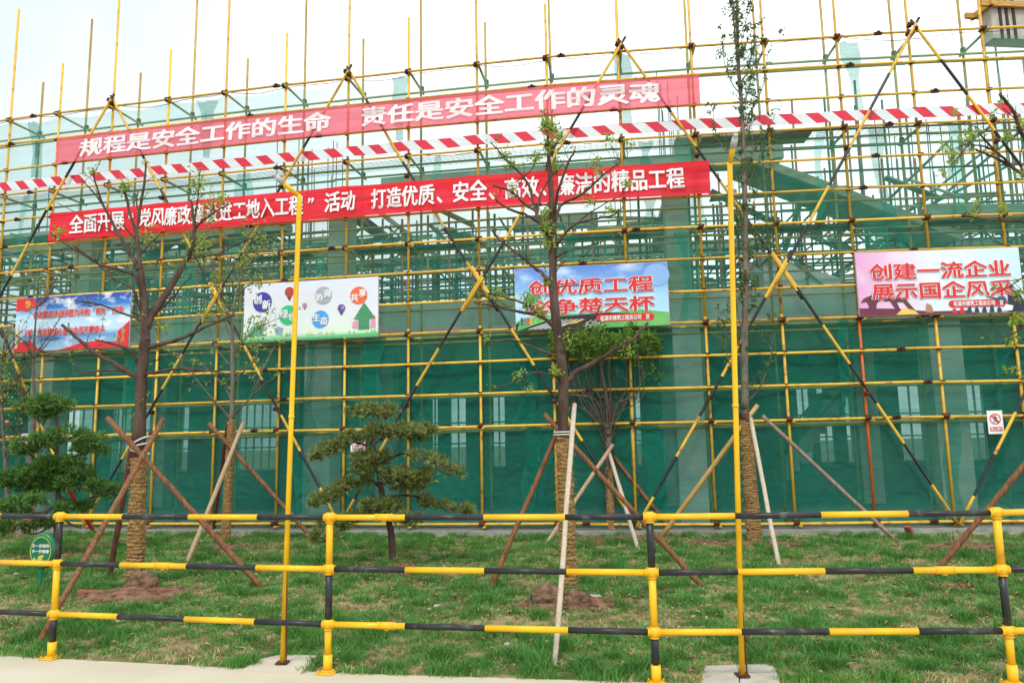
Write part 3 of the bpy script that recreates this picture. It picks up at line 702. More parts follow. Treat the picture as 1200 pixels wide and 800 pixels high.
# ------------------------------------------------------------------ billboards
def uvmat(name, build):
    mt = bpy.data.materials.new(name); mt.use_nodes = True; t = mt.node_tree; b = t.nodes['Principled BSDF']; b.inputs['Roughness'].default_value = .45
    uv = t.nodes.new('ShaderNodeUVMap'); build(t, uv.outputs['UV'], b); return mt
def ramp(t, src, stops):
    r = t.nodes.new('ShaderNodeValToRGB'); e = r.color_ramp.elements
    while len(e) < len(stops): e.new(.5)
    for el, (p, c) in zip(e, stops): el.position = p; el.color = (*c, 1)
    t.links.new(src, r.inputs['Fac']); return r.outputs['Color']
def sep(t, uv):
    s_ = t.nodes.new('ShaderNodeSeparateXYZ'); t.links.new(uv, s_.inputs[0]); return s_.outputs
def mixc(t, f, a, b_):
    m_ = t.nodes.new('ShaderNodeMix'); m_.data_type = 'RGBA'; t.links.new(f, m_.inputs['Factor']); t.links.new(a, m_.inputs['A'])
    if isinstance(b_, tuple): m_.inputs['B'].default_value = (*b_, 1)
    else: t.links.new(b_, m_.inputs['B'])
    return m_.outputs['Result']
def nse(t, uv, scale, stops, stretch=(1, 1, 1)):
    mp = t.nodes.new('ShaderNodeMapping'); mp.inputs['Scale'].default_value = stretch; t.links.new(uv, mp.inputs[0])
    n = t.nodes.new('ShaderNodeTexNoise'); n.inputs['Scale'].default_value = scale; n.inputs['Detail'].default_value = 6; t.links.new(mp.outputs[0], n.inputs['Vector'])
    r = t.nodes.new('ShaderNodeValToRGB'); e = r.color_ramp.elements; e[0].position = stops[0]; e[1].position = stops[1]; e[0].color = (0, 0, 0, 1); e[1].color = (1, 1, 1, 1)
    t.links.new(n.outputs['Fac'], r.inputs['Fac']); return r.outputs['Color']
def bA(t, uv, b):
    s_ = sep(t, uv); g = ramp(t, s_[1], [(0, (.35, .55, .75)), (.25, (.12, .30, .6)), (.34, (.5, .68, .85)), (.65, (.45, .68, .88)), (.8, (.03, .20, .60)), (1, (.012, .05, .36))])
    c = mixc(t, nse(t, uv, 3.2, (.52, .68), (2.2, 1.6, 1)), g, (.85, .88, .92)); t.links.new(c, b.inputs['Base Color'])
def bB(t, uv, b):
    s_ = sep(t, uv); g = ramp(t, s_[1], [(0, (.10, .50, .20)), (.07, (.35, .70, .40)), (.10, (.72, .85, .66)), (.25, (.74, .82, .80)), (.6, (.72, .76, .82)), (1, (.70, .74, .86))])
    c = mixc(t, nse(t, uv, 2.0, (.55, .75), (2, 1, 1)), g, (.78, .62, .80)); t.links.new(c, b.inputs['Base Color'])
def bC(t, uv, b):
    s_ = sep(t, uv); g = ramp(t, s_[1], [(0, (.45, .75, .88)), (.45, (.40, .68, .88)), (.7, (.20, .42, .80)), (1, (.10, .22, .68))])
    c = mixc(t, nse(t, uv, 2.4, (.48, .72), (2, 1.4, 1)), g, (.62, .78, .90)); t.links.new(c, b.inputs['Base Color'])
def bD(t, uv, b):
    s_ = sep(t, uv); g = ramp(t, s_[0], [(0, (.74, .35, .62)), (.22, (.78, .55, .76)), (.45, (.72, .78, .86)), (.8, (.62, .82, .88)), (1, (.55, .74, .86))])
    c = mixc(t, nse(t, uv, 2.5, (.50, .8), (2, 1, 1)), g, (.84, .80, .90)); t.links.new(c, b.inputs['Base Color'])
def billboard(xl, xr, tl, bl, tr, br, label, bf, off=.13):
    zt, zb = (fu(xl, tl, off)[1]+fu(xr, tr, off)[1])/2, (fu(xl, bl, off)[1]+fu(xr, br, off)[1])/2
    ua, ub = fu(xl, (tl+bl)/2, off)[0], fu(xr, (tr+br)/2, off)[0]
    A, B = F(ua, 0, off), F(ub, 0, off); n = (B-A).normalized(); nn = Vector((n.y, -n.x, 0)); H_ = zt-zb; W_ = (B-A).length
    # real prints hang slightly skewed
    def M(x, y, lift=0.0):   # x,y in metres on the board from lower left
        p = A+n*x; return Vector((p.x, p.y, zb+y))+nn*(lift)
    root = thing('billboard', label, 'billboard', 'printed billboards hung on the scaffold', loc=F((ua+ub)/2, zb, off))
    mb = MB(); vs = []; fs = []; uvs = []; NX, NY_ = 16, 6
    for i in range(NX+1):
        for j in range(NY_+1):
            x, y = i/NX, j/NY_; vs.append(M(x*W_, y*H_, .007*noise.noise(Vector((x*5, y*3, xl))))); uvs.append((x, y))
    for i in range(NX):
        for j in range(NY_): a = i*(NY_+1)+j; fs.append((a, a+NY_+1, a+NY_+2, a+1))
    mb.add(vs, fs); me = mb.mesh('panel', uvmat('print_'+str(xl), bf)); uvl = me.uv_layers.new(name='UVMap')
    for lp in me.loops: uvl.data[lp.index].uv = uvs[lp.vertex_index]
    pn = put('panel', me, root)
    mb = MB(); rr = .014
    for a, b_ in (((0, 0), (W_, 0)), ((W_, 0), (W_, H_)), ((W_, H_), (0, H_)), ((0, H_), (0, 0))):
        mb.tube([M(*a, -.02), M(*b_, -.02)], rr, 4)
    mb.build('frame', pvc, root)
    return pn, M, W_, H_
def shape(root, M, pts, m_, name='print', lift=.008):
    mb = MB(); mb.add([M(x, y, lift) for x, y in pts], [tuple(range(len(pts)))]); return mb.build(name, m_, root)
def ell(cx, cy, rx, ry, n=28, a0=0, a1=2*pi): return [(cx+rx*cos(a0+(a1-a0)*i/n), cy+ry*sin(a0+(a1-a0)*i/n)) for i in range(n)]
def text(root, M, s_, x0, x1, y0, y1, m_, bold, lift, outline=None, ob=.05):
    if outline:
        mb = MB(); letter(mb, s_, lambda x, y: M(x, y, lift-.004), x0, x1, y0, y1, ob); mb.build('letter_outline', outline, root)
    mb = MB(); letter(mb, s_, lambda x, y: M(x, y, lift), x0, x1, y0, y1, bold); mb.build('lettering', m_, root)
def badge(root, M, W_, H_, x0, x1, yb, h, s_):
    n = 10; r_ = h/2; pts = [(x0*W_+r_+r_*cos(a), yb+r_+r_*sin(a)) for a in [pi/2+pi*i/n for i in range(n+1)]]+[(x1*W_-r_+r_*cos(a), yb+r_+r_*sin(a)) for a in [-pi/2+pi*i/n for i in range(n+1)]]
    shape(root, M, pts, redp, 'badge', .010)
    text(root, M, s_, x0*W_+r_*1.2, x1*W_-r_*1.2, yb+h*.13, yb+h*.87, whitep, .03, .016)
flat = lambda n, c: mat('ink_'+n, c, .5)
# A: flag, sky and sea
ra, MA, w_, h_ = billboard(18, 152, 350, 413, 342, 405, 'blue sky billboard with red flag corner and red text, leftmost of the four', bA)
shape(ra, MA, [(0, h_*1), (w_*.16, h_*.97), (w_*.21, h_*.86), (w_*.175, h_*.80), (w_*.13, h_*.82), (w_*.10, h_*.74), (w_*.05, h_*.78), (0, h_*.76)], redp, 'flag_print')
em = flat('gold', (.80, .50, .04))
def arcband(cx, cy, r0, r1, a0, a1, n=10):
    return [(cx+r1*cos(a0+(a1-a0)*i/n), cy+r1*sin(a0+(a1-a0)*i/n)) for i in range(n+1)]+[(cx+r0*cos(a1+(a0-a1)*i/n), cy+r0*sin(a1+(a0-a1)*i/n)) for i in range(n+1)]
shape(ra, MA, arcband(w_*.105, h_*.885, h_*.045, h_*.062, -2.4, 1.4), em, 'emblem_print', .012)
shape(ra, MA, [(w_*.085, h_*.92), (w_*.095, h_*.935), (w_*.13, h_*.85), (w_*.122, h_*.84)], em, 'emblem_print', .012)
shape(ra, MA, [(w_*.078, h_*.915), (w_*.098, h_*.955), (w_*.108, h_*.94), (w_*.088, h_*.90)], em, 'emblem_print', .012)
shape(ra, MA, [(0, 0), (w_*.28, 0), (w_*.22, h_*.05), (w_*.15, h_*.19), (0, h_*.16)], redp, 'print')
shape(ra, MA, [(w_*.4, 0), (w_, 0), (w_, h_*.14), (w_*.88, h_*.10), (w_*.72, h_*.13), (w_*.6, h_*.11), (w_*.5, h_*.05)], redp, 'print')
shape(ra, MA, [(w_*.90, h_*.08), (w_, h_*.05), (w_, h_*.47), (w_*.95, h_*.36), (w_*.91, h_*.3)], redp, 'print', .010)
shape(ra, MA, [(w_*.93, h_*.06), (w_*.97, h_*.10), (w_*.96, h_*.22), (w_*.98, h_*.30), (w_*.945, h_*.36), (w_*.935, h_*.28), (w_*.95, h_*.2)], flat('bronze', (.45, .22, .08)), 'print', .014)
shape(ra, MA, [(w_*.01, h_*.06), (w_*.035, h_*.06), (w_*.045, h_*.40), (w_*.03, h_*.5), (w_*.02, h_*.40)], flat('torch', (.72, .60, .25)), 'print', .012)
shape(ra, MA, [(w_*.22, h_*.2), (w_*.32, h_*.27), (w_*.42, h_*.22), (w_*.36, h_*.18)], flat('hill', (.05, .12, .38)), 'print')
shape(ra, MA, [(w_*.355, h_*.90), (w_*.365, h_*.93), (w_*.375, h_*.90), (w_*.40, h_*.88), (w_*.37, h_*.87)], whitep, 'bird_print')
text(ra, MA, '奋进姿态决战决胜为冲刺', w_*.16, w_*.66, h_*.60, h_*.745, redp, .035, .022, whitep, .075)
text(ra, MA, '“两先”', w_*.67, w_*.84, h_*.60, h_*.745, redp, .035, .022, whitep, .075)
text(ra, MA, '打造', w_*.85, w_*.95, h_*.60, h_*.745, redp, .035, .022, whitep, .075)
text(ra, MA, '“三城”', w_*.05, w_*.20, h_*.27, h_*.415, redp, .035, .022, whitep, .075)
text(ra, MA, '全面建成小康社会而不懈奋斗', w_*.21, w_*.80, h_*.27, h_*.415, redp, .035, .022, whitep, .075)
# B: five coloured discs and balloons
rbb, MBb, w_, h_ = billboard(286, 443, 333, 401, 325, 394, 'pale billboard with five coloured discs, balloons and a green tree', bB)
for ch, cx, cy, r_, c, dy in (('创新', .14, .68, .175, (.05, .05, .36), .1), ('绿色', .34, .43, .17, (.03, .52, .22), .04), ('协调', .60, .735, .15, (.36, .42, .50), -.06), ('生态', .58, .33, .15, (.08, .34, .80), .06), ('共享', .86, .70, .15, (.85, .14, .06), -.07)):
    shape(rbb, MBb, ell(w_*cx, h_*cy, h_*r_, h_*r_), flat('disc'+ch, c), 'disc_print')
    s_ = h_*r_*.95
    text(rbb, MBb, ch[0], w_*cx-s_*.98, w_*cx-s_*.0, h_*(cy+dy/2)-s_*.5, h_*(cy+dy/2)+s_*.5, whitep, .04, .016)
    text(rbb, MBb, ch[1], w_*cx+s_*.0, w_*cx+s_*.98, h_*(cy-dy/2)-s_*.5, h_*(cy-dy/2)+s_*.5, whitep, .04, .016)
for cx, cy, r_, c in ((.345, .83, .085, (.45, .06, .05)), (.345, .84, .05, (.75, .35, .1)), (.462, .585, .042, (.45, .25, .28)), (.735, .50, .068, (.14, .09, .28)), (.745, .51, .03, (.35, .28, .5))):
    shape(rbb, MBb, ell(w_*cx, h_*cy, h_*r_, h_*r_), flat('bal%d' % int(cx*1000+cy*10), c), 'balloon_print', .008+r_*-.02+.004)
    if r_ > .035 and r_ != .05: shape(rbb, MBb, [(w_*cx-h_*r_*.75, h_*(cy-r_*.5)), (w_*cx-h_*r_*.15, h_*(cy-r_*1.7)), (w_*cx+h_*r_*.15, h_*(cy-r_*1.7)), (w_*cx+h_*r_*.75, h_*(cy-r_*.5))], flat('balb%d' % int(cx*1000), tuple(q*.6 for q in c)), 'balloon_print', .0065)
tg = mat('ink_tree', (.04, .22, .10), .6, (.09, .34, .16), 40)
shape(rbb, MBb, [(w_*.825, h_*.30), (w_*.90, h_*.58), (w_*.985, h_*.30), (w_*.94, h_*.29), (w_*.94, h_*.12), (w_*.86, h_*.12), (w_*.86, h_*.29)], tg, 'tree_print')
pk = flat('pink', (.75, .30, .45)); shape(rbb, MBb, [(w_*.815, h_*.16), (w_*.855, h_*.14), (w_*.855, h_*.28), (w_*.82, h_*.26)], pk, 'house_print'); shape(rbb, MBb, [(w_*.945, h_*.14), (w_*.985, h_*.15), (w_*.98, h_*.36), (w_*.95, h_*.29)], pk, 'house_print')
shape(rbb, MBb, [(w_*.0, h_*.0), (w_, h_*.0), (w_, h_*.06), (w_*.5, h_*.035), (w_*.2, h_*.03), (0, h_*.05)], flat('turf', (.10, .48, .18)), 'print')
shape(rbb, MBb, [(w_*.03, h_*.12), (w_*.14, h_*.08), (w_*.16, h_*.2), (w_*.12, h_*.29), (w_*.06, h_*.26)], flat('bush', (.10, .42, .25)), 'print')
shape(rbb, MBb, [(w_*.255, h_*.1), (w_*.30, h_*.1), (w_*.30, h_*.2), (w_*.27, h_*.25), (w_*.24, h_*.2)], flat('cottage', (.25, .42, .55)), 'print')
random.seed(21)
for i in range(26):
    x = w_*random.uniform(.2, .98); hh = h_*random.uniform(.03, .09); y = h_*random.uniform(.05, .09)
    shape(rbb, MBb, [(x-.02, y), (x, y+hh), (x+.02, y)], flat('sprig%d' % (i % 3), ((.3, .6, .25), (.6, .72, .3), (.25, .6, .5))[i % 3]), 'sprig_print', .0095)
# C: road and hills
rc, MC, w_, h_ = billboard(604, 783, 314, 388, 308, 380, 'blue billboard with red slogan over a black road with white stripes', bC)
gr = mat('ink_green', (.08, .42, .10), .6, (.18, .52, .14), 3)
shape(rc, MC, [(0, 0), (w_, 0), (w_, h_*.20), (w_*.8, h_*.27), (w_*.6, h_*.22), (w_*.3, h_*.24), (w_*.08, h_*.20), (0, h_*.14)], gr, 'hill_print', .006)
shape(rc, MC, [(w_*.02, h_*.0), (w_*.46, h_*.0), (w_*.78, h_*.20), (w_*.62, h_*.23), (w_*.28, h_*.20)], blackp, 'road_print', .009)
for i in range(6):
    x = .08+i*.034; shape(rc, MC, [(w_*x, h_*.01), (w_*(x+.017), h_*.01), (w_*(x+.20), h_*.15), (w_*(x+.19), h_*.15)], whitep, 'stripe_print', .012)
for i in range(4):
    x = .42+i*.03; shape(rc, MC, [(w_*x, h_*.03), (w_*(x+.014), h_*.03), (w_*(x+.085), h_*.12), (w_*(x+.075), h_*.12)], whitep, 'stripe_print', .012)
shape(rc, MC, [(w_*.30, h_*.06), (w_*.40, h_*.08), (w_*.46, h_*.14), (w_*.36, h_*.12)], flat('sandy', (.60, .42, .08)), 'print', .012)
shape(rc, MC, ell(w_*.12, h_*.50, w_*.05, h_*.13), flat('treeC', (.05, .32, .16)), 'tree_print', .008)
shape(rc, MC, ell(w_*.19, h_*.36, w_*.07, h_*.10), flat('blossom', (.60, .66, .5)), 'tree_print', .0085)
shape(rc, MC, [(w_*.012, h_*.0), (w_*.012, h_*.05), (w_*.03, h_*.13), (w_*.0, h_*.1), (0, 0)], blackp, 'print', .012)
for i, (x, c) in enumerate(((.035, (.05, .08, .2)), (.075, (.6, .1, .05)), (.095, (.7, .4, .1)), (.055, (.2, .2, .25)))):
    shape(rc, MC, [(w_*x, h_*.08), (w_*(x+.012), h_*.08), (w_*(x+.014), h_*.18), (w_*(x+.006), h_*.215), (w_*(x-.002), h_*.18)], flat('walker%d' % i, c), 'figure_print', .013)
shape(rc, MC, ell(w_*.93, h_*.80, h_*.20, h_*.18), flat('bubble', (.26, .46, .80)), 'bubble_print', .005)
text(rc, MC, '创优质工程', w_*.09, w_*.91, h_*.54, h_*.80, redp, .028, .022, whitep, .062)
text(rc, MC, '必争楚天杯', w_*.09, w_*.91, h_*.225, h_*.485, redp, .028, .022, whitep, .062)
badge(rc, MC, w_, h_, .53, .905, h_*.085, h_*.115, '松滋市建筑工程总公司 宣')
# D: pink sky with people
rd, MD, w_, h_ = billboard(1005, 1197, 299, 373, 287, 362, 'pink and pale blue billboard with red slogan and dark figures, rightmost of the four', bD)
shape(rd, MD, [(0, 0), (w_*.7, 0), (w_*.66, h_*.04), (w_*.45, h_*.04), (w_*.35, h_*.06), (w_*.2, h_*.10), (w_*.1, h_*.11), (0, h_*.12)], flat('maroon', (.16, .03, .06)), 'hill_print')
shape(rd, MD, [(w_*.22, 0), (w_*.36, 0), (w_*.33, h_*.07), (w_*.27, h_*.11)], flat('glow', (.80, .55, .12)), 'print', .011)
mar = flat('maroon2', (.13, .035, .06))
shape(rd, MD, [(w_*.05, h_*.09), (w_*.10, h_*.10), (w_*.11, h_*.2), (w_*.15, h_*.26), (w_*.15, h_*.32), (w_*.08, h_*.32), (w_*.03, h_*.27), (w_*.01, h_*.20), (w_*.045, h_*.22), (w_*.06, h_*.15)], mar, 'figure_print', .011)
shape(rd, MD, [(w_*.22, h_*.09), (w_*.25, h_*.07), (w_*.23, h_*.2), (w_*.27, h_*.2), (w_*.31, h_*.05), (w_*.34, h_*.06), (w_*.28, h_*.26), (w_*.22, h_*.29), (w_*.16, h_*.27), (w_*.15, h_*.22), (w_*.19, h_*.22)], mar, 'figure_print', .011)
shape(rd, MD, [(w_*.40, h_*.02), (w_*.45, h_*.02), (w_*.44, h_*.13), (w_*.41, h_*.17), (w_*.405, h_*.10)], flat('tanfig', (.42, .22, .14)), 'figure_print', .011)
for i in range(7):
    x = .56+i*.045; shape(rd, MD, [(w_*x, 0), (w_*(x+.03), 0), (w_*(x+.026), h_*(.06+.02*(i % 3))), (w_*(x+.012), h_*(.085+.02*(i % 2))), (w_*(x+.004), h_*.05)], (redp if i < 2 else flat('navy', (.03, .04, .10))), 'figure_print', .0115)
nv = flat('suit', (.02, .025, .045))
shape(rd, MD, [(w_*.90, h_*.0), (w_*1., h_*.0), (w_*.995, h_*.18), (w_*.97, h_*.31), (w_*.93, h_*.34), (w_*.905, h_*.26), (w_*.90, h_*.14)], nv, 'figure_print', .017)
shape(rd, MD, ell(w_*.925, h_*.36, h_*.035, h_*.042, 14), flat('skin', (.55, .33, .22)), 'figure_print', .018)
shape(rd, MD, ell(w_*.922, h_*.39, h_*.045, h_*.028, 14), nv, 'figure_print', .019)
shape(rd, MD, [(w_*.86, h_*.02), (w_*.92, h_*.02), (w_*.93, h_*.09), (w_*.885, h_*.12)], whitep, 'figure_print', .0172)
shape(rd, MD, [(w_*.86, h_*.14), (w_*.89, h_*.12), (w_*.89, h_*.22), (w_*.87, h_*.25), (w_*.83, h_*.22), (w_*.78, h_*.255), (w_*.78, h_*.24), (w_*.84, h_*.18)], flat('slate', (.06, .08, .14)), 'figure_print', .0176)
shape(rd, MD, ell(w_*.868, h_*.275, h_*.035, h_*.03, 14), flat('helmet', (.75, .30, .03)), 'figure_print', .018)
text(rd, MD, '创建一流企业', w_*.08, w_*.94, h_*.545, h_*.815, redp, .028, .022, whitep, .058)
text(rd, MD, '展示国企风采', w_*.08, w_*.94, h_*.235, h_*.505, redp, .028, .022, whitep, .058)
badge(rd, MD, w_, h_, .545, .90, h_*.09, h_*.11, '松滋市建筑工程总公司 宣')
random.seed(11)
# small prohibition signs
def nosign(xl, xr, yt, yb, label):
    off = .09; ua, zt = fu(xl, yt, off); ub, zb = fu(xr, yb, off)
    A, B = F(ua, 0, off), F(ub, 0, off); n = (B-A).normalized(); nn = Vector((n.y, -n.x, 0)); W_ = (B-A).length; H_ = zt-zb
    M = lambda x, y, lift=0.0: Vector((A.x+n.x*x, A.y+n.y*x, zb+y))+nn*lift
    root = thing('prohibition_sign', label, 'sign', 'small prohibition signs tied to the scaffold', loc=F((ua+ub)/2, zb, off))
    mb = MB(); mb.add([M(0, 0), M(W_, 0), M(W_, H_), M(0, H_), M(0, 0, -.006), M(W_, 0, -.006), M(W_, H_, -.006), M(0, H_, -.006)], [(0, 1, 2, 3), (7, 6, 5, 4), (0, 4, 5, 1), (1, 5, 6, 2), (2, 6, 7, 3), (3, 7, 4, 0)]); mb.build('plate', whitep, root)
    cx, cy, r_ = W_*.5, H_*.64, W_*.36
    mb = MB()
    n_ = 28
    for i in range(n_):
        a0, a1 = 2*pi*i/n_, 2*pi*(i+1)/n_
        mb.add([M(cx+r_*cos(a0), cy+r_*sin(a0), .006), M(cx+r_*cos(a1), cy+r_*sin(a1), .006), M(cx+r_*.83*cos(a1), cy+r_*.83*sin(a1), .006), M(cx+r_*.83*cos(a0), cy+r_*.83*sin(a0), .006)], [(3, 2, 1, 0)])
    mb.build('ring', redsign, root)
    d = r_*.66; e_ = r_*.09
    shape(root, M, [(cx-d-e_, cy+d-e_), (cx-d+e_, cy+d+e_), (cx+d+e_, cy-d+e_), (cx+d-e_, cy-d-e_)], redsign, 'slash', .009)
    shape(root, M, ell(cx, cy+r_*.55, r_*.14, r_*.14, 12), blackp, 'pictogram', .006)
    shape(root, M, [(cx-r_*.1, cy+r_*.38), (cx+r_*.2, cy+r_*.34), (cx+r_*.45, cy+r_*.1), (cx+r_*.38, cy+r_*.04), (cx+r_*.18, cy+r_*.16), (cx+r_*.15, cy-r_*.15), (cx+r_*.38, cy-r_*.65), (cx+r_*.24, cy-r_*.68), (cx, cy-r_*.22), (cx-r_*.25, cy-r_*.66), (cx-r_*.38, cy-r_*.62), (cx-r_*.12, cy-r_*.12), (cx-r_*.14, cy+r_*.12), (cx-r_*.36, cy-r_*.02), (cx-r_*.4, cy+r_*.06)], blackp, 'pictogram', .006)
    shape(root, M, [(W_*.12, H_*.12), (W_*.9, H_*.12), (W_*.9, H_*.30), (W_*.12, H_*.30)], redsign, 'caption_bar', .005)
    text(root, M, '禁止通行', W_*.14, W_*.88, H_*.13, H_*.29, whitep, .02, .009)
nosign(1156, 1177, 481, 508, 'white prohibition sign with red ring, in full view near the right edge')
nosign(411, 428, 504, 529, 'white prohibition sign partly hidden by the middle cloud-pruned pine')
nosign(24, 33, 508, 524, 'white prohibition sign hidden behind the left cloud-pruned pine')

# ------------------------------------------------------------------ guardrail
PO = [(-6.1, 6.95), (-3.78, 6.37), (-1.41, 5.84), (.95, 5.43), (3.31, 5.29), (5.7, 5.36)]
PO = [(PO[0][0]-2.3, PO[0][1]+.62)]+PO+[(8.1, 5.55)]
RZ = [1.125, .745, .345]
gr_ = thing('guardrail', 'black and yellow three-rail pipe barrier standing along the pavement edge', 'barrier', loc=(0, 5.6, 0))
mb = MB(); mb.tube([(0, 0, -.036), (0, 0, .036)], .031, 14); mb.tube([(-.042, 0, 0), (.042, 0, 0)], .0275, 14)
mb.tube([(0, 0, -.040), (0, 0, -.034)], .034, 14); mb.tube([(-.045, 0, 0), (-.039, 0, 0)], .030, 14); mb.tube([(.039, 0, 0), (.045, 0, 0)], .030, 14)
for a_ in (-.02, .02): mb.tube([(a_, -.033, 0), (a_, -.027, 0)], .004, 6)
jointM = mb.mesh('joint', gy, True)
mb = MB(); mb.tube([(-.065, 0, 0), (.065, 0, 0)], .0262, 14); mb.tube([(-.065, 0, 0), (-.058, 0, 0)], .0285, 14); mb.tube([(.058, 0, 0), (.065, 0, 0)], .0285, 14); mb.box((.0, 0, -.028), (.03, .014, .014)); cupM = mb.mesh('coupling', gy, True)
mb = MB(); mb.tube([(0, 0, .008), (0, 0, .13)], .034, 12); mb.box((0, 0, .006), (.13, .13, .012)); mb.tube([(0, 0, .012), (0, 0, .022)], .05, 12)
for sx in (-1, 1):
    for sy in (-1, 1): mb.tube([(sx*.05, sy*.05, .012), (sx*.05, sy*.05, .026)], .008, 6)
footM = mb.mesh('foot', gy, True)
for i, (x, y) in enumerate(PO):
    yf = i % 2 == 1   # yellow-first posts
    segs = [(.13, RZ[2]), (RZ[2], RZ[1]), (RZ[1], RZ[0])]
    cols = [gy, gb, gy] if yf else [gb, gy, gb]
    px = 0
    dirv = Vector((PO[min(i+1, len(PO)-1)][0]-PO[max(i-1, 0)][0], PO[min(i+1, len(PO)-1)][1]-PO[max(i-1, 0)][1], 0)); rz = atan2(dirv.y, dirv.x)
    for (a, b_), c in zip(segs, cols):
        mb = MB(); mb.tube([(x, y, a), (x, y, b_)], .0255, 14); mb.build('post', c, gr_, smooth=True)
    for z in RZ:
        o = put('joint', jointM, gr_); o.matrix_world = Matrix.Translation((x, y, z)) @ Matrix.Rotation(rz, 4, 'Z')
    o = put('foot', footM, gr_); o.matrix_world = Matrix.Translation((x, y, 0)) @ Matrix.Rotation(rz, 4, 'Z')
for i in range(len(PO)-1):
    A, B = Vector((*PO[i], 0)), Vector((*PO[i+1], 0)); d = (B-A).normalized()
    for k, z in enumerate(RZ):
        for j in range(4):
            c = (gy, gb)[(j+(k == 1)) % 2]; a = A.lerp(B, j/4); b_ = A.lerp(B, (j+1)/4)
            a = Vector((a.x, a.y, z)); b_ = Vector((b_.x, b_.y, z)); mb = MB(); mb.tube([a, b_], .0222 if c is gy else .0216, 14); mb.build('rail', c, gr_, smooth=True)
for bay, k, t_ in ((3, 0, .18), (3, 2, .19), (2, 1, .41), (4, 1, .84)):
    A, B = Vector((*PO[bay], RZ[k])), Vector((*PO[bay+1], RZ[k])); p = A.lerp(B, t_)
    o = put('coupling', cupM, gr_); o.matrix_world = Matrix.Translation(p) @ Matrix.Rotation(atan2(B.y-A.y, B.x-A.x), 4, 'Z')

# ------------------------------------------------------------------ yellow bent-top poles
def bentpole(base, bend, tips, label, w_):
    g = gnd(*base); Y = g.y; b_ = pix(*bend, Y); root = thing('misting_pole', label, 'pole', 'yellow poles with a bent top by the pavement', loc=(g.x, g.y, 0))
    mb = MB(); mb.box((g.x, g.y, 0.028), (.09, .09, .010)); mb.build('base_plate', rust, root)
    mb = MB(); pts = [Vector((g.x, g.y, .02)), Vector((g.x, g.y, .02)).lerp(b_, .5), b_-Vector((0, 0, .03)), b_+(pix(*tips[0], Y-.15)-b_)*.06]
    mb.tube(pts, [.0205, .020, .020, .020], 14); mb.build('pole_tube', yel2, root, smooth=True)
    e0 = pix(*tips[0], Y-.12); mb = MB(); mb.tube([b_-Vector((0, 0, .01)), e0], .0195, 12); mb.build('bent_arm', yel2, root, smooth=True)
    e1 = e0+(e0-b_).normalized()*.045; mb = MB(); mb.tube([e0-(e0-b_).normalized()*.03, e1], [.027, .022], 12); mb.tube([e1, e1+(e0-b_).normalized()*.03], .016, 8); mb.build('nozzle_cap', pvc, root, smooth=True)
    mb = MB(); sx = .031; mb.tube([(g.x+sx, g.y-.01, .04), (g.x+sx-.004, g.y-.01, .35), (g.x+sx-.01, g.y-.01, .72)], .006, 6); mb.build('rusty_wire', rust, root)
    mb = MB(); z_ = 1.9; cc = Vector((g.x, g.y, .05)).lerp(b_, (z_-.05)/(b_.z-.05)); mb.tube([cc-Vector((0, 0, .012)), cc+Vector((0, 0, .012))], .0235, 14); mb.build('weld_ring', yel2, root, smooth=True)
bentpole((331, 780), (351, 229), ((328, 211),), 'yellow pole with bent top, left of centre near the pale disc billboard', 8)
bentpole((870, 795), (855, 191), ((860, 168),), 'yellow pole with bent top, right of centre by the tall tree', 8)

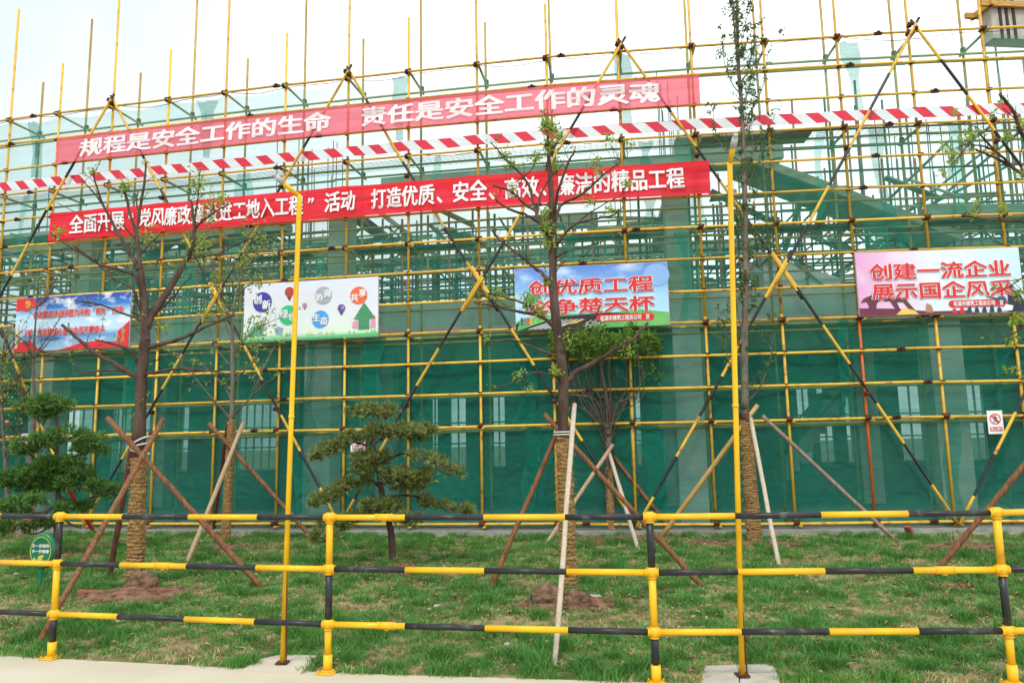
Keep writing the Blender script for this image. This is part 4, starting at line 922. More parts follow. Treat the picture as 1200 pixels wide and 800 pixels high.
# ------------------------------------------------------------------ trees
def smooth_path(pts, sub=4):
    if len(pts) < 3: return [tuple(a+(b_-a)*i/sub for a, b_ in zip(pts[0], pts[1])) for i in range(sub+1)]
    o = []
    P = [pts[0]]+list(pts)+[pts[-1]]
    for i in range(1, len(P)-2):
        for j in range(sub):
            t_ = j/sub; q = []
            for k in range(len(pts[0])):
                p0, p1, p2, p3 = P[i-1][k], P[i][k], P[i+1][k], P[i+2][k]
                q.append(.5*((2*p1)+(-p0+p2)*t_+(2*p0-5*p1+4*p2-p3)*t_*t_+(-p0+3*p1-3*p2+p3)*t_**3))
            o.append(tuple(q))
    o.append(tuple(pts[-1])); return o
class Tree:
    def __init__(s, Y0, seed): s.Y0 = Y0; s.mb = MB(); s.lf = MB(); s.nodes = []; s.R = random.Random(seed); s.limbs = []
    def limb(s, pts, w0, w1, slope=None, trunk=False, wob=1.0, n=None):
        """pts: picture positions from the thick end; w in px at the tree's distance"""
        R = s.R; Y = s.Y0
        if s.nodes and not trunk:
            x, y = pts[0][:2]; Y = min(s.nodes, key=lambda q: (q[0]-x)**2+(q[1]-y)**2)[2]
        if slope is None: slope = 0 if trunk else R.uniform(-.75, .75)
        sp = smooth_path(pts, 5); out_ = []; rad = []; ln = 0; ppm = F_PX/s.Y0
        tot = sum(math.hypot(b_[0]-a[0], b_[1]-a[1]) for a, b_ in zip(sp, sp[1:]))
        for i, p in enumerate(sp):
            if i: ln += math.hypot(p[0]-sp[i-1][0], p[1]-sp[i-1][1])
            t_ = ln/tot; yy = Y+slope*ln/ppm*(1-.25*t_)
            wv = wob*.6*w1 if not trunk else .3
            q = pix(p[0]+R.uniform(-wv, wv)*.5, p[1]+R.uniform(-wv, wv)*.5, yy); out_.append(q); s.nodes.append((p[0], p[1], yy))
            rad.append(max(.0018, (w0+(w1-w0)*t_)/2/ppm*(1+R.uniform(-.06, .06))))
        s.mb.tube(out_, rad, n or (10 if trunk else 6 if w0 > 3 else 4)); s.limbs.append((out_, rad)); return out_
    def leaf(s, p, d, ln, wd):
        d = d.normalized(); sd_ = d.cross(Vector((s.R.uniform(-1, 1), s.R.uniform(-1, 1), s.R.uniform(.2, 1)))).normalized(); up = sd_.cross(d)*.18*ln
        s.lf.add([p, p+d*ln*.45+sd_*wd+up, p+d*ln-up*1.4, p+d*ln*.45-sd_*wd+up, p+d*ln*.5-up*.2], [(0, 4, 1), (1, 4, 2), (2, 4, 3), (3, 4, 0)])
    def twigs(s, count, ln=(.12, .45), leafp=.5, size=.04, up=.5, tmin=.3, sub=True, which=None, leafz=None, clus=3):
        R = s.R; L_ = [l for l in s.limbs if len(l[0]) > 2] if which is None else [s.limbs[i] for i in which]
        wts = [max(.1, (l[0][0]-l[0][-1]).length) for l in L_]
        for _ in range(count):
            pts, rad = R.choices(L_, wts)[0]; k = R.uniform(tmin, 1)*(len(pts)-1); i = min(int(k), len(pts)-2); f_ = k-i
            p = pts[i].lerp(pts[i+1], f_); d = (pts[i+1]-pts[i]).normalized()
            v = Vector((R.gauss(0, 1), R.gauss(0, 1), R.gauss(0, .7)+up)).normalized(); v = (d*.6+v).normalized()
            l_ = R.uniform(*ln); r0 = min(rad[i]*.6, .005+l_*.004); q = [p]; c = p
            for j in range(4):
                v = (v+Vector((R.gauss(0, .22), R.gauss(0, .22), R.gauss(0, .18)+.08*up))).normalized(); c = c+v*l_/4; q.append(c)
            s.mb.tube(q, [r0, r0*.8, r0*.6, r0*.45, r0*.25], 3, cap=False)
            if sub and R.random() < .6:
                a = q[2]; vv = (v+Vector((R.gauss(0, .7), R.gauss(0, .7), R.gauss(0, .5)))).normalized(); s.mb.tube([a, a+vv*l_*.25, a+vv*l_*.45+Vector((0, 0, .03))], [r0*.5, r0*.35, r0*.2], 3, cap=False)
                if R.random() < leafp and (leafz is None or a.z > leafz): 
                    for _k in range(clus): s.leaf(a+vv*l_*R.uniform(.2, .45), Vector((R.gauss(0, 1), R.gauss(0, 1), R.gauss(-.1, .8))), size*R.uniform(.6, 1.2), size*.28)
            if R.random() < leafp and (leafz is None or c.z > leafz):
                for _k in range(clus): s.leaf(q[R.choice((2, 3, 4))], Vector((R.gauss(0, 1), R.gauss(0, 1), R.gauss(-.1, .8))), size*R.uniform(.6, 1.2), size*.28)
    def cluster(s, x, y, rpx, n, size, dy=.25):
        R = s.R; nd = min(s.nodes, key=lambda q: (q[0]-x)**2+(q[1]-y)**2); ppm = F_PX/s.Y0
        for _ in range(int(n*2.3)):
            p = pix(x+R.gauss(0, rpx*.5), y+R.gauss(0, rpx*.5), nd[2]+R.gauss(0, dy*.4)); d = Vector((R.gauss(0, 1), R.gauss(0, 1), R.gauss(-.1, .9)))
            s.leaf(p, d, size*R.uniform(.7, 1.4), size*.33)
            if R.random() < .25: s.mb.tube([p, p+Vector((R.gauss(0, .03), R.gauss(0, .03), -.06)), pix(nd[0]+R.uniform(-4, 4), nd[1]+R.uniform(-4, 4), nd[2])], [.0015, .002, .003], 3, cap=False)
    def finish(s, root, bark, leafmat):
        s.mb.build('trunk', bark, root, smooth=True)
        if s.lf.f: s.lf.build('crown', leafmat, root, kind='stuff')
def wrap(root, p0, p1, r0, r1, seed, pitch=.043, fray=110):
    R = random.Random(seed); p0, p1 = Vector(p0), Vector(p1); Ln = (p1-p0).length; n = int(Ln/pitch); mb = MB(); pts = []; rad = []
    for i in range(n):
        j = R.uniform(-.006, .006)
        for f_, rr in ((0, .87), (.22, 1.0), (.72, 1.02), (.96, .87)):
            t_ = (i+f_)/n; pts.append(p0.lerp(p1, t_)+Vector((R.uniform(-.003, .003), 0, 0))); rad.append((r0+(r1-r0)*t_)*rr+j*.5)
    b0 = len(mb.v); mb.tube(pts, rad, 20, cap=False)
    ax = (p1-p0).normalized()
    for vi in range(len(mb.v)):
        v = Vector(mb.v[vi]); c = p0+ax*((v-p0).dot(ax)); d = v-c; a = atan2(d.y, d.x); zz = (v-p0).dot(ax)
        k = 1+.12*noise.noise(Vector((cos(a)*4, sin(a)*4, zz*26)))+.09*noise.noise(Vector((cos(a)*12, sin(a)*12, zz*60))); mb.v[vi] = tuple(c+d*k+ax*.006*sin(a*1+seed))
    mb.build('rope_wrap', strawm, root)
    mb = MB()
    for _ in range(fray):
        a = R.uniform(0, 2*pi); t_ = R.random()**.8; c = p0.lerp(p1, t_); rr = (r0+(r1-r0)*t_)*1.0; d = Vector((cos(a), sin(a), 0)); tg_ = Vector((-sin(a), cos(a), 0))
        s_ = c+d*rr; l_ = R.uniform(.03, .11); e_ = s_+d*l_*R.uniform(.2, 1)+tg_*l_*R.uniform(-1, 1)+Vector((0, 0, l_*R.uniform(-.6, .3)))
        mb.tube([s_, (s_+e_)/2+Vector((0, 0, .01)), e_], [.003, .0025, .001], 3, cap=False)
    mb.build('frayed_straw', strawl, root, kind='stuff')
def treething(name, label, base, cat='tree', group=None):
    g = gnd(*base); return thing(name, label, cat, group, loc=(g.x, g.y, 0)), g

# --- left street tree
r_, g = treething('street_tree', 'bare brown tree with wide upswept limbs and straw-wrapped trunk, left side of lawn', (157, 692))
T = Tree(g.y, 3)
T.limb([(160, 700), (161, 640), (162, 560), (164, 510), (165, 460), (166, 430), (169, 400), (171, 380), (169, 358), (165, 315), (161, 280), (163.5, 249), (169, 216), (171, 190)], 13, 2.2, trunk=True)
# thicken the lower trunk to the photograph's taper
T.limb([(160, 700), (161.5, 600), (164, 510), (166, 440), (170, 395)], 15.5, 12.5, trunk=True)
T.limb([(170, 400), (169, 358), (165, 318)], 12, 7.5, trunk=True)
for p, w0, w1 in [
    ([(163, 316), (152, 296), (140, 276), (121, 240), (112, 215), (108.6, 196)], 6, 1.6),
    ([(121, 240), (108, 224), (93.5, 209)], 2.6, 1.2), ([(160, 280), (154, 255), (148.5, 235), (144, 217)], 4.5, 3),
    ([(167, 342), (160, 326), (150, 319), (118, 310.6), (110, 305), (85, 291), (59, 273.5)], 5.5, 1.6),
    ([(112, 306), (98, 297), (86.6, 287)], 3.4, 2.6), ([(168, 372), (162, 356), (155, 338), (132, 326), (118, 312)], 4.5, 1.8),
    ([(140, 277), (122, 266), (104.5, 257), (67, 238)], 2, 1), ([(172, 384), (178, 368), (192.5, 348), (217, 306.5), (226, 288), (227, 262.5), (223, 235)], 10.5, 3.6),
    ([(227, 270), (238, 258), (247.5, 251.5), (268, 239)], 3.2, 1.6), ([(227, 264), (230, 245), (232, 229.5), (234, 200)], 3, 1),
    ([(221, 299), (232, 294), (247.5, 291), (275, 287), (302, 276)], 2.6, .9), ([(222, 303), (250, 299), (275, 288), (300, 275)], 2.2, .9),
    ([(175, 376), (188, 362), (203.5, 348), (214, 334), (225.5, 324)], 3.2, 1.2), ([(172, 410), (180, 405), (209, 398), (239, 384), (275, 368)], 6, 2.2),
    ([(168, 440), (176, 437), (209, 432), (240, 434), (269.5, 438)], 4.2, 1.4), ([(163, 446), (157, 440), (132, 425), (110, 413), (92, 397), (73, 381)], 7, 3.4),
    ([(164, 432), (160, 424), (154, 413), (140, 405), (111, 398)], 3.6, 1.8), ([(161, 441), (150, 436), (137.5, 433.6), (110, 435), (93.5, 438)], 3.4, 1.8),
    ([(168, 426), (176, 423), (187, 421), (209, 410)], 2.4, 1), ([(170, 380), (158, 372), (143, 367), (118, 357), (86.6, 352)], 3.2, 1.4), ([(118, 357), (104, 358), (88, 356)], 1.8, 1),
    ([(164, 300), (172, 290), (181, 281), (186, 276)], 2.4, 1), ([(161, 285), (150, 270), (140, 262)], 2.6, 1.6), ([(163, 250), (160, 238), (162, 222)], 2.4, 1.4)]:
    T.limb(p, w0, w1)
T.twigs(70, (.08, .32), .5, .045, tmin=.55)
for x, y, rp, n in ((145, 218, 8, 22), (68, 272, 7, 16), (232, 215, 12, 34), (245, 240, 14, 30), (175, 275, 10, 14), (232, 288, 14, 26), (236, 300, 10, 16), (258, 232, 8, 14), (190, 385, 6, 8), (108, 200, 5, 8), (247, 255, 8, 14)): T.cluster(x, y, rp, n, .05)
T.finish(r_, bark1, leaf_y)
wrap(r_, pix(157.5, 702, g.y), pix(162.5, 536, g.y), .112, .088, 4)
mb = MB()
for k, (y, tl) in enumerate(((517, 6), (529, -3), (522, 3))):
    c = pix(164, y, g.y-.0); c2 = [(c+Vector((cos(a)*.105, sin(a)*.105, tl*.01*cos(a)))) for a in [2*pi*i/16 for i in range(17)]]
    mb.tube(c2, .009, 5)
mb.build('tie_cord', cord, r_)
# --- main tree
r_, g = treething('street_tree', 'tallest-limbed brown tree with straw-wrapped trunk in front of the blue crosswalk billboard', (669, 693))
T = Tree(g.y, 5)
T.limb([(667, 705), (665, 600), (661, 510), (660, 455), (657, 412), (651, 369), (649, 330), (646.5, 297), (649, 273), (645.5, 228), (643, 187), (642, 160), (639, 133)], 13, 2.2, trunk=True)
T.limb([(667, 705), (664, 590), (660, 505), (660, 450), (656, 405)], 15, 12, trunk=True)
T.limb([(658, 415), (651, 369), (648, 325), (648, 275)], 12.5, 8.5, trunk=True)
T.limb([(649, 280), (646, 228), (643, 187)], 8.4, 5.2, trunk=True)
for p, w0, w1 in [
    ([(641, 275), (632, 259.5), (626, 241), (618.5, 214.5), (600.5, 194), (574.6, 167)], 5, 1.4), ([(600, 193), (590, 186), (582, 174)], 2, 1),
    ([(630, 248), (616, 240), (600.5, 225.7), (578, 217)], 4, 2), ([(633, 261), (618.5, 252.7), (596, 245), (581, 233.6)], 4, 2.2),
    ([(629, 250), (634, 228), (645.5, 207.7), (659, 194)], 4, 1.6), ([(649, 262), (650, 246), (656.7, 214.5), (665.7, 192), (673.6, 176)], 4.4, 2.2),
    ([(643, 185), (650, 172), (659, 156)], 3.4, 1.8), ([(650, 265), (651, 255), (659, 239), (681.5, 228), (704, 207.7), (724, 192)], 5, 1.8),
    ([(650, 295), (655.6, 282), (672.5, 264), (695, 257), (717.5, 252.7), (731, 241.5)], 4.4, 1.2), ([(674, 263), (688, 252), (704, 241.5), (733, 226)], 2.4, 1),
    ([(650, 303), (662, 296), (677, 291), (704, 284), (726.5, 275)], 2.8, .9), ([(651, 345), (647.7, 335), (636.5, 321.5), (620.7, 309), (609.5, 300), (587, 282), (576, 269.6)], 5.8, 2.4),
    ([(655, 400), (652, 389), (634, 371), (600.5, 364), (580, 358), (556, 355)], 5, 1.8), ([(631, 369), (620, 359), (600.5, 350.7), (573.5, 344)], 3.4, 1.6),
    ([(656, 420), (650, 416), (625, 407), (598, 398), (571, 404.7)], 3.6, 1.4), ([(661, 456), (664.6, 447), (677, 434), (699.5, 422.7), (722, 409), (742, 397), (751, 386.7), (759, 379)], 7.5, 3.6),
    ([(657, 408), (665.7, 393.5), (679, 382), (699.5, 366.5), (702.6, 358.6)], 4.2, 1.6), ([(660, 446), (650, 440.7), (627.5, 436), (600.5, 447.5), (578, 456)], 3, 1.2),
    ([(650, 340), (662, 335), (690, 335)], 1.8, 1), ([(650, 322), (655, 312), (664, 306)], 1.8, 1), ([(605, 213), (622, 200), (630, 182)], 2, 1)]:
    T.limb(p, w0, w1)
T.twigs(90, (.07, .3), .5, .045, tmin=.5)
for x, y, rp, n in ((640, 145, 8, 46), (650, 150, 10, 34), (644, 170, 9, 34), (655, 160, 6, 14), (628, 182, 8, 18), (600, 192, 8, 20), (590, 180, 8, 12), (649, 196, 7, 26), (640, 250, 7, 34), (643, 268, 9, 52), (645, 285, 7, 30), (640, 330, 6, 12), (697, 188, 6, 12), (713, 162, 7, 16), (700, 200, 6, 10), (738, 168, 5, 10), (690, 236, 8, 12), (735, 215, 6, 14), (715, 245, 7, 14), (583, 345, 10, 22), (620, 355, 12, 40), (632, 365, 8, 24), (652, 436, 7, 26), (665, 395, 7, 14), (570, 395, 5, 8), (606, 440, 8, 14), (620, 455, 6, 10), (735, 410, 8, 12), (600, 225, 6, 8)): T.cluster(x, y, rp, n, .045)
T.finish(r_, bark1, leaf_y)
wrap(r_, pix(667.5, 702, g.y), pix(660.5, 512, g.y), .103, .09, 6, fray=130)
mb = MB()
for y in (506, 509):
    c = pix(661, y, g.y); mb.tube([c+Vector((cos(a)*.12, sin(a)*.12, 0)) for a in [2*pi*i/16 for i in range(17)]], .007, 5)
mb.build('tie_cord', cord, r_)
# --- tall slender tree
r_, g = treething('poplar_tree', 'tall slender grey tree with small dark leaves beside the right yellow pole', (884, 636))
T = Tree(g.y, 8)
T.limb([(884, 640), (879, 560), (874, 490), (872.5, 440), (872.5, 395), (874, 325), (874, 275), (872.5, 207), (871, 170), (869, 125), (865, 75), (864, 37), (864, 0), (862, -60)], 11, 2.2, trunk=True)
T.limb([(873, 480), (872.5, 395), (874, 300), (872, 215), (870, 140), (865, 70), (864, 10)], 8.6, 3.2, trunk=True)
T.limb([(865, 75), (861, 40), (859, 0), (857, -40)], 3, 1.4)
R = random.Random(5)
for i in range(34):
    y0 = 470-i*15.5+R.uniform(-6, 6); s_ = R.choice((-1, 1)); reach = R.uniform(8, 38)*(1 if y0 > 90 else .7); up_ = R.uniform(35, 95)
    x0 = lerp_tab([(-60, 862), (75, 865), (170, 871), (300, 874), (490, 874)], y0)
    T.limb([(x0, y0), (x0+s_*reach*.45, y0-up_*.16), (x0+s_*reach*.85, y0-up_*.5), (x0+s_*reach*R.uniform(.8, 1.15), y0-up_)], R.uniform(1.2, 2.4), .5, slope=R.uniform(-.4, .4))
T.twigs(520, (.06, .32), .9, .068, up=1, tmin=.25, clus=4)
for x, y, rp, n in ((868, 60, 9, 30), (876, 30, 6, 14), (880, 90, 9, 24), (877, 105, 8, 22), (846, 62, 6, 14), (872, 120, 8, 18), (915, 38, 4, 8), (850, 12, 5, 8)): T.cluster(x, y, rp, n, .05, .5)
T.finish(r_, bark2, leaf_d)
wrap(r_, pix(884.5, 640, g.y), pix(873.5, 492, g.y), .128, .098, 9)
mb = MB()
for y in (488, 491, 485):
    c = pix(874, y, g.y); mb.tube([c+Vector((cos(a)*.11, sin(a)*.11, .01*cos(a*2))) for a in [2*pi*i/14 for i in range(15)]], .012, 5)
mb.build('tie_rope', rust, r_)
# --- thin tree, left of centre
r_, g = treething('young_tree', 'thin grey young tree with straw-wrapped foot between the left tree and the left yellow pole', (264, 638))
T = Tree(g.y, 12)
T.limb([(264, 640), (268, 560), (271.5, 490), (272.5, 440), (272.5, 380), (277, 345), (284, 318), (289, 300), (291, 262)], 9, 1.2, trunk=True)
for p, w0, w1 in [([(271, 494), (267, 487), (245, 462.5), (232, 446), (223, 432)], 2.8, 1), ([(273, 492), (276, 484), (300, 460), (310, 450), (322, 443)], 2.8, 1), ([(299, 461), (305, 440), (322, 405)], 1.8, .8),
    ([(272, 470), (262, 452), (240, 430), (205, 418)], 2, .8), ([(272, 450), (280, 440), (300, 420), (303, 398)], 2, .8), ([(272, 400), (262, 380), (240, 372), (205, 372)], 2, .7), ([(273, 385), (262, 360), (255, 340), (250, 310)], 2, .7),
    ([(277, 348), (290, 335), (310, 325), (335, 330)], 2, .7), ([(277, 345), (270, 320), (272, 290)], 1.8, .7), ([(284, 318), (300, 300), (312, 285)], 1.6, .6), ([(272, 415), (290, 395), (312, 380), (330, 372)], 1.8, .6), ([(272.5, 430), (255, 410), (243, 380)], 1.8, .6)]: T.limb(p, w0, w1)
T.twigs(190, (.12, .5), .55, .075, up=.8, tmin=.2, leafz=2.8)
for x, y, rp, n in ((240, 285, 14, 26), (250, 330, 14, 20), (285, 310, 14, 26), (300, 330, 12, 18), (305, 380, 12, 24), (310, 290, 12, 16), (240, 370, 10, 10), (300, 405, 8, 12)): T.cluster(x, y, rp, n, .06, .6)
T.finish(r_, bark2, leaf_y)
wrap(r_, pix(263.5, 642, g.y), pix(271.5, 492, g.y), .085, .07, 14, fray=20)
# --- round-crowned small tree
r_, g = treething('clipped_tree', 'small clipped tree with flat green crown over many bare stems, behind the main tree', (716, 627))
T = Tree(g.y, 15)
T.limb([(716, 630), (714, 580), (714, 530), (713, 505)], 9, 7, trunk=True)
R = random.Random(2)
for i in range(30):
    xt = 646+i*4.1+R.uniform(-4, 4); yt = R.uniform(398, 425); k = (xt-708)
    T.limb([(713+R.uniform(-3, 3), 525-abs(k)*.0-R.uniform(0, 25)), (713+k*R.uniform(.1, .5), 490-R.uniform(0, 24)), (713+k*R.uniform(.5, .95), 458+R.uniform(-8, 8)), (xt, yt)], R.uniform(1.3, 2.5), .7, slope=R.uniform(-.5, .5))
T.limb([(713, 510), (711, 470), (706, 440), (704, 410)], 6, 2.5, slope=0); T.limb([(714, 505), (718, 470), (724, 440), (728, 412)], 5, 2, slope=.2)
T.twigs(300, (.12, .5), .0, .05, up=.8, tmin=.15)
Yc = g.y; pc = pix(708, 408, Yc)
for i in range(6200):
    a = R.uniform(0, 2*pi); q = R.random()**.45; x = cos(a)*q*1.0; y = sin(a)*q*.75; z = R.uniform(-1, 1)
    lump = .8+.75*noise.noise(Vector((x*2.6, y*2.6, 4)))
    zz = z*.42*sqrt(max(0, 1-q*q*.8))*lump+.05*lump
    if noise.noise(Vector((x*5, y*5, zz*6+9))) < -.14: continue
    p = pc+Vector((x*1.02, y, zz)); T.leaf(p, Vector((x*.8+R.gauss(0, .6), y*.8+R.gauss(0, .6), .5+R.gauss(0, .6))), R.uniform(.06, .115), .020)
for i in range(120):
    p = pix(765+R.gauss(0, 8), 432+R.gauss(0, 10), Yc+R.gauss(0, .2)); T.leaf(p, Vector((R.gauss(0, 1), R.gauss(0, 1), R.gauss(0, 1))), .07, .016)
T.finish(r_, bark3, leaf_m)
wrap(r_, pix(716.5, 630, g.y), pix(713.5, 548, g.y), .08, .07, 16, fray=16)
mb = MB(); c = pix(713.5, 530, g.y)
for dz in (0, .03, -.03): mb.tube([c+Vector((cos(a)*.08, sin(a)*.08, dz)) for a in [2*pi*i/14 for i in range(15)]], .014, 5)
mb.build('tie_rope', rust, r_)
# --- right edge tree (its trunk stands just outside the picture)
tb = gnd(1245, 688); r_ = thing('street_tree', 'tree at the right edge whose bare limbs reach in over the scaffold', 'tree', loc=(tb.x, tb.y, 0))
T = Tree(tb.y, 22)
T.limb([(1245, 692), (1240, 560), (1236, 450), (1232, 360), (1228, 280), (1222, 220), (1214, 180), (1205, 140)], 19, 5, trunk=True)
for p, w0, w1 in [([(1222, 225), (1208, 180), (1197, 154), (1186, 129), (1172, 110)], 6.5, 3.4), ([(1197, 156), (1190, 140), (1175, 127)], 2, 1), ([(1230, 235), (1215, 215), (1200, 205), (1185, 195), (1170, 187), (1155, 180), (1143, 175)], 6.5, 2.6),
    ([(1185, 194), (1170, 180), (1154, 172), (1135, 169)], 3.6, 1.6), ([(1165, 175), (1155, 165), (1148, 156)], 3, 2), ([(1232, 275), (1210, 263), (1192, 259), (1160, 258), (1132, 253)], 4, 1.4), ([(1234, 330), (1215, 325), (1190, 328), (1178, 331)], 2.5, 1), ([(1200, 325), (1186, 333), (1170, 343)], 2, 1),
    ([(1236, 420), (1215, 410), (1195, 395), (1180, 400)], 3, 1), ([(1236, 430), (1215, 440), (1190, 440)], 2.5, 1), ([(1200, 206), (1196, 190), (1197, 172)], 2, 1), ([(1234, 360), (1210, 370), (1192, 388), (1160, 395), (1140, 390)], 2.6, 1)]: T.limb(p, w0, w1, slope=T.R.uniform(-.5, .3))
T.twigs(40, (.08, .25), .6, .06, tmin=.4)
for x, y, rp, n in ((1120, 130, 3, 5), (1132, 163, 8, 14), (1108, 172, 6, 8), (1116, 180, 5, 8), (1140, 157, 6, 8), (1117, 188, 6, 8), (1103, 203, 5, 6), (1180, 160, 6, 10), (1196, 145, 5, 10), (1176, 245, 8, 14), (1145, 238, 4, 5), (1140, 252, 5, 6), (1190, 375, 8, 18), (1195, 345, 6, 14), (1185, 398, 7, 14), (1194, 205, 6, 10)): T.cluster(x, y, rp, n, .055)
T.finish(r_, bark1, leaf_y)
wrap(r_, pix(1245, 694, tb.y), pix(1238, 515, tb.y), .11, .095, 23)
# --- far left saplings
for bx, top, seed, lab in ((32, [(32, 627), (35, 560), (40, 480), (39, 420), (43, 360), (44, 330)], 31, 'thin bare sapling at the far left behind the left pine'), (12, [(12, 628), (6, 540), (2, 470), (3, 420), (8, 385)], 33, 'leafy sapling cut by the left edge of the photo')):
    r_, g = treething('sapling', lab, (bx, 626)); T = Tree(g.y, seed); T.limb(top, 6, 1.2, trunk=True)
    R = random.Random(seed)
    for i in range(13):
        k = R.uniform(.45, .95); j = int(k*(len(top)-1)); x, y = top[j]; s_ = R.choice((-1, 1))
        T.limb([(x, y), (x+s_*R.uniform(6, 14), y-R.uniform(8, 20)), (x+s_*R.uniform(16, 36), y-R.uniform(26, 62))], 1.8, .6)
    T.twigs(90, (.12, .5), .3 if seed == 31 else .8, .06, up=.8, tmin=.2)
    if seed == 33:
        for x, y in ((8, 425), (10, 445), (5, 465), (14, 478), (28, 452)): T.cluster(x, y, 10, 18, .06, .5)
    T.finish(r_, bark3, leaf_y); wrap(r_, pix(bx, 629, g.y), pix(bx+1.5, 596, g.y), .09, .085, seed, fray=8)

# --- cloud-pruned pines
def pine(label, base, trunkpts, w0, w1, limbs, pads, nm, seed, Yoff=0):
    r_, g = treething('cloud_pruned_pine', label, base, 'pine'); T = Tree(g.y, seed); R = random.Random(seed)
    T.limb(trunkpts, w0, w1, trunk=True)
    for p, a, b_ in limbs: T.limb(p, a, b_)
    T.finish(r_, bark3 if seed == 41 else bark1, None); ppm = F_PX/g.y
    for (x, y, rx, ry, tilt) in pads:
        nd = min(T.nodes, key=lambda q: (q[0]-x)**2+(q[1]-y)**2); c = pix(x, y, nd[2]+R.uniform(-.45, .02)); mb = MB(); RX, RY = rx/ppm, ry/ppm
        m_ = max(4, int(rx*ry/22)); subs = []
        for _ in range(m_):
            a = R.uniform(0, 2*pi); q = R.random()**.6; subs.append((cos(a)*q*RX, sin(a)*q*RX*.7, R.uniform(-.45, .55)*RY*sqrt(1-q*q*.7), R.uniform(.55, 1.05)*RY))
        for sx_c, sy_c, sz_c, sr in subs:
            for _ in range(int(12+sr*sr*1900)):
                v = Vector((R.gauss(0, 1), R.gauss(0, 1), R.gauss(.25, 1))).normalized()*sr*R.uniform(.5, 1.1); v.z *= .75
                pos = c+Vector((sx_c, sy_c, sz_c+sx_c*tilt))+v; ax = (v.normalized()+Vector((0, 0, .45))).normalized()
                for k in range(8):
                    d = (ax+Vector((R.gauss(0, .55), R.gauss(0, .55), R.gauss(0, .5)))).normalized(); l_ = R.uniform(.045, .10); sd_ = d.orthogonal().normalized()*.0068
                    mb.add([pos-sd_, pos+sd_, pos+d*l_], [(0, 1, 2)])
        mb.build('foliage_pad', nm, r_, kind='stuff')
        st = MB()
        for _ in range(5):
            a = R.uniform(0, 2*pi); st.tube([c+Vector((0, 0, -RY*.5)), c+Vector((cos(a)*RX*.3, sin(a)*RX*.3, -RY*.2)), c+Vector((cos(a)*RX*.7, sin(a)*RX*.6, cos(a)*RX*.7*tilt+.02))], [.014, .010, .004], 4, cap=False)
        st.build('branchlets', bark3, r_)
pine('dark green cloud-pruned pine with stacked pads at the left behind the post', (66, 652), [(66, 655), (66, 620), (68, 580), (66, 540), (68, 505), (64, 478)], 6.5, 4,
     [([(67, 590), (50, 600), (28, 600)], 4, 2), ([(67, 580), (90, 590), (110, 582), (130, 580)], 4, 2), ([(67, 550), (45, 556), (25, 560)], 3.5, 2), ([(67, 545), (85, 535), (108, 528)], 3.5, 2), ([(67, 520), (85, 512), (100, 508)], 3, 1.5), ([(67, 530), (55, 520), (42, 516)], 3, 1.5), ([(66, 610), (45, 625), (25, 622)], 3, 2), ([(66, 600), (80, 612), (95, 618)], 3, 2)],
     [(59, 478, 27, 13, 0), (50, 484, 14, 8, 0), (97, 508, 21, 8, -.25), (112, 524, 24, 8, -.2), (92, 526, 14, 8, 0), (45, 518, 20, 11, .2), (34, 528, 13, 8, 0), (78, 546, 26, 12, 0), (92, 552, 18, 9, -.2), (25, 558, 26, 11, .2), (50, 556, 20, 10, 0), (10, 566, 14, 9, 0), (100, 568, 26, 10, -.25), (125, 574, 22, 9, -.1), (40, 572, 20, 9, 0), (30, 590, 24, 10, .2), (18, 596, 15, 8, 0), (60, 570, 16, 9, 0), (80, 596, 24, 9, 0), (50, 612, 22, 7, 0), (15, 618, 18, 9, 0)], needle_l, 41)
pine('olive cloud-pruned pine with wide tilted pads in the middle of the lawn', (460, 664), [(460, 668), (459, 630), (453, 600), (447, 575), (444, 555), (437, 520), (434, 492)], 8.5, 4.5,
     [([(440, 535), (425, 520), (400, 520), (368, 535)], 3.6, 2), ([(438, 520), (460, 508), (490, 506), (505, 503)], 3.4, 1.8), ([(443, 545), (470, 532), (500, 540), (535, 548)], 3.4, 1.8), ([(446, 570), (425, 560), (400, 572), (368, 588)], 3.6, 2), ([(450, 585), (480, 580), (515, 592), (555, 596)], 4, 1.8), ([(447, 568), (462, 562), (476, 560)], 3, 2), ([(455, 605), (430, 602), (405, 616)], 3, 2), ([(457, 610), (480, 606), (495, 612)], 3, 2)],
     [(436, 481, 27, 9, .1), (452, 486, 12, 7, 0), (418, 512, 24, 9, .25), (390, 524, 24, 8, .35), (372, 534, 11, 7, .3), (450, 506, 22, 9, 0), (480, 508, 24, 11, 0), (498, 503, 14, 7, 0), (435, 538, 20, 10, 0), (428, 550, 14, 8, 0), (500, 537, 24, 7, -.2), (524, 547, 18, 7, -.25), (474, 564, 22, 14, 0), (462, 556, 12, 8, 0), (408, 570, 26, 9, .3), (384, 580, 20, 8, .3), (369, 590, 9, 6, 0), (444, 593, 24, 11, 0), (505, 588, 24, 7, -.25), (535, 596, 24, 6, -.15), (422, 606, 18, 8, 0), (395, 614, 20, 9, 0), (380, 630, 12, 8, 0), (478, 608, 16, 9, 0)], needle_c, 43)

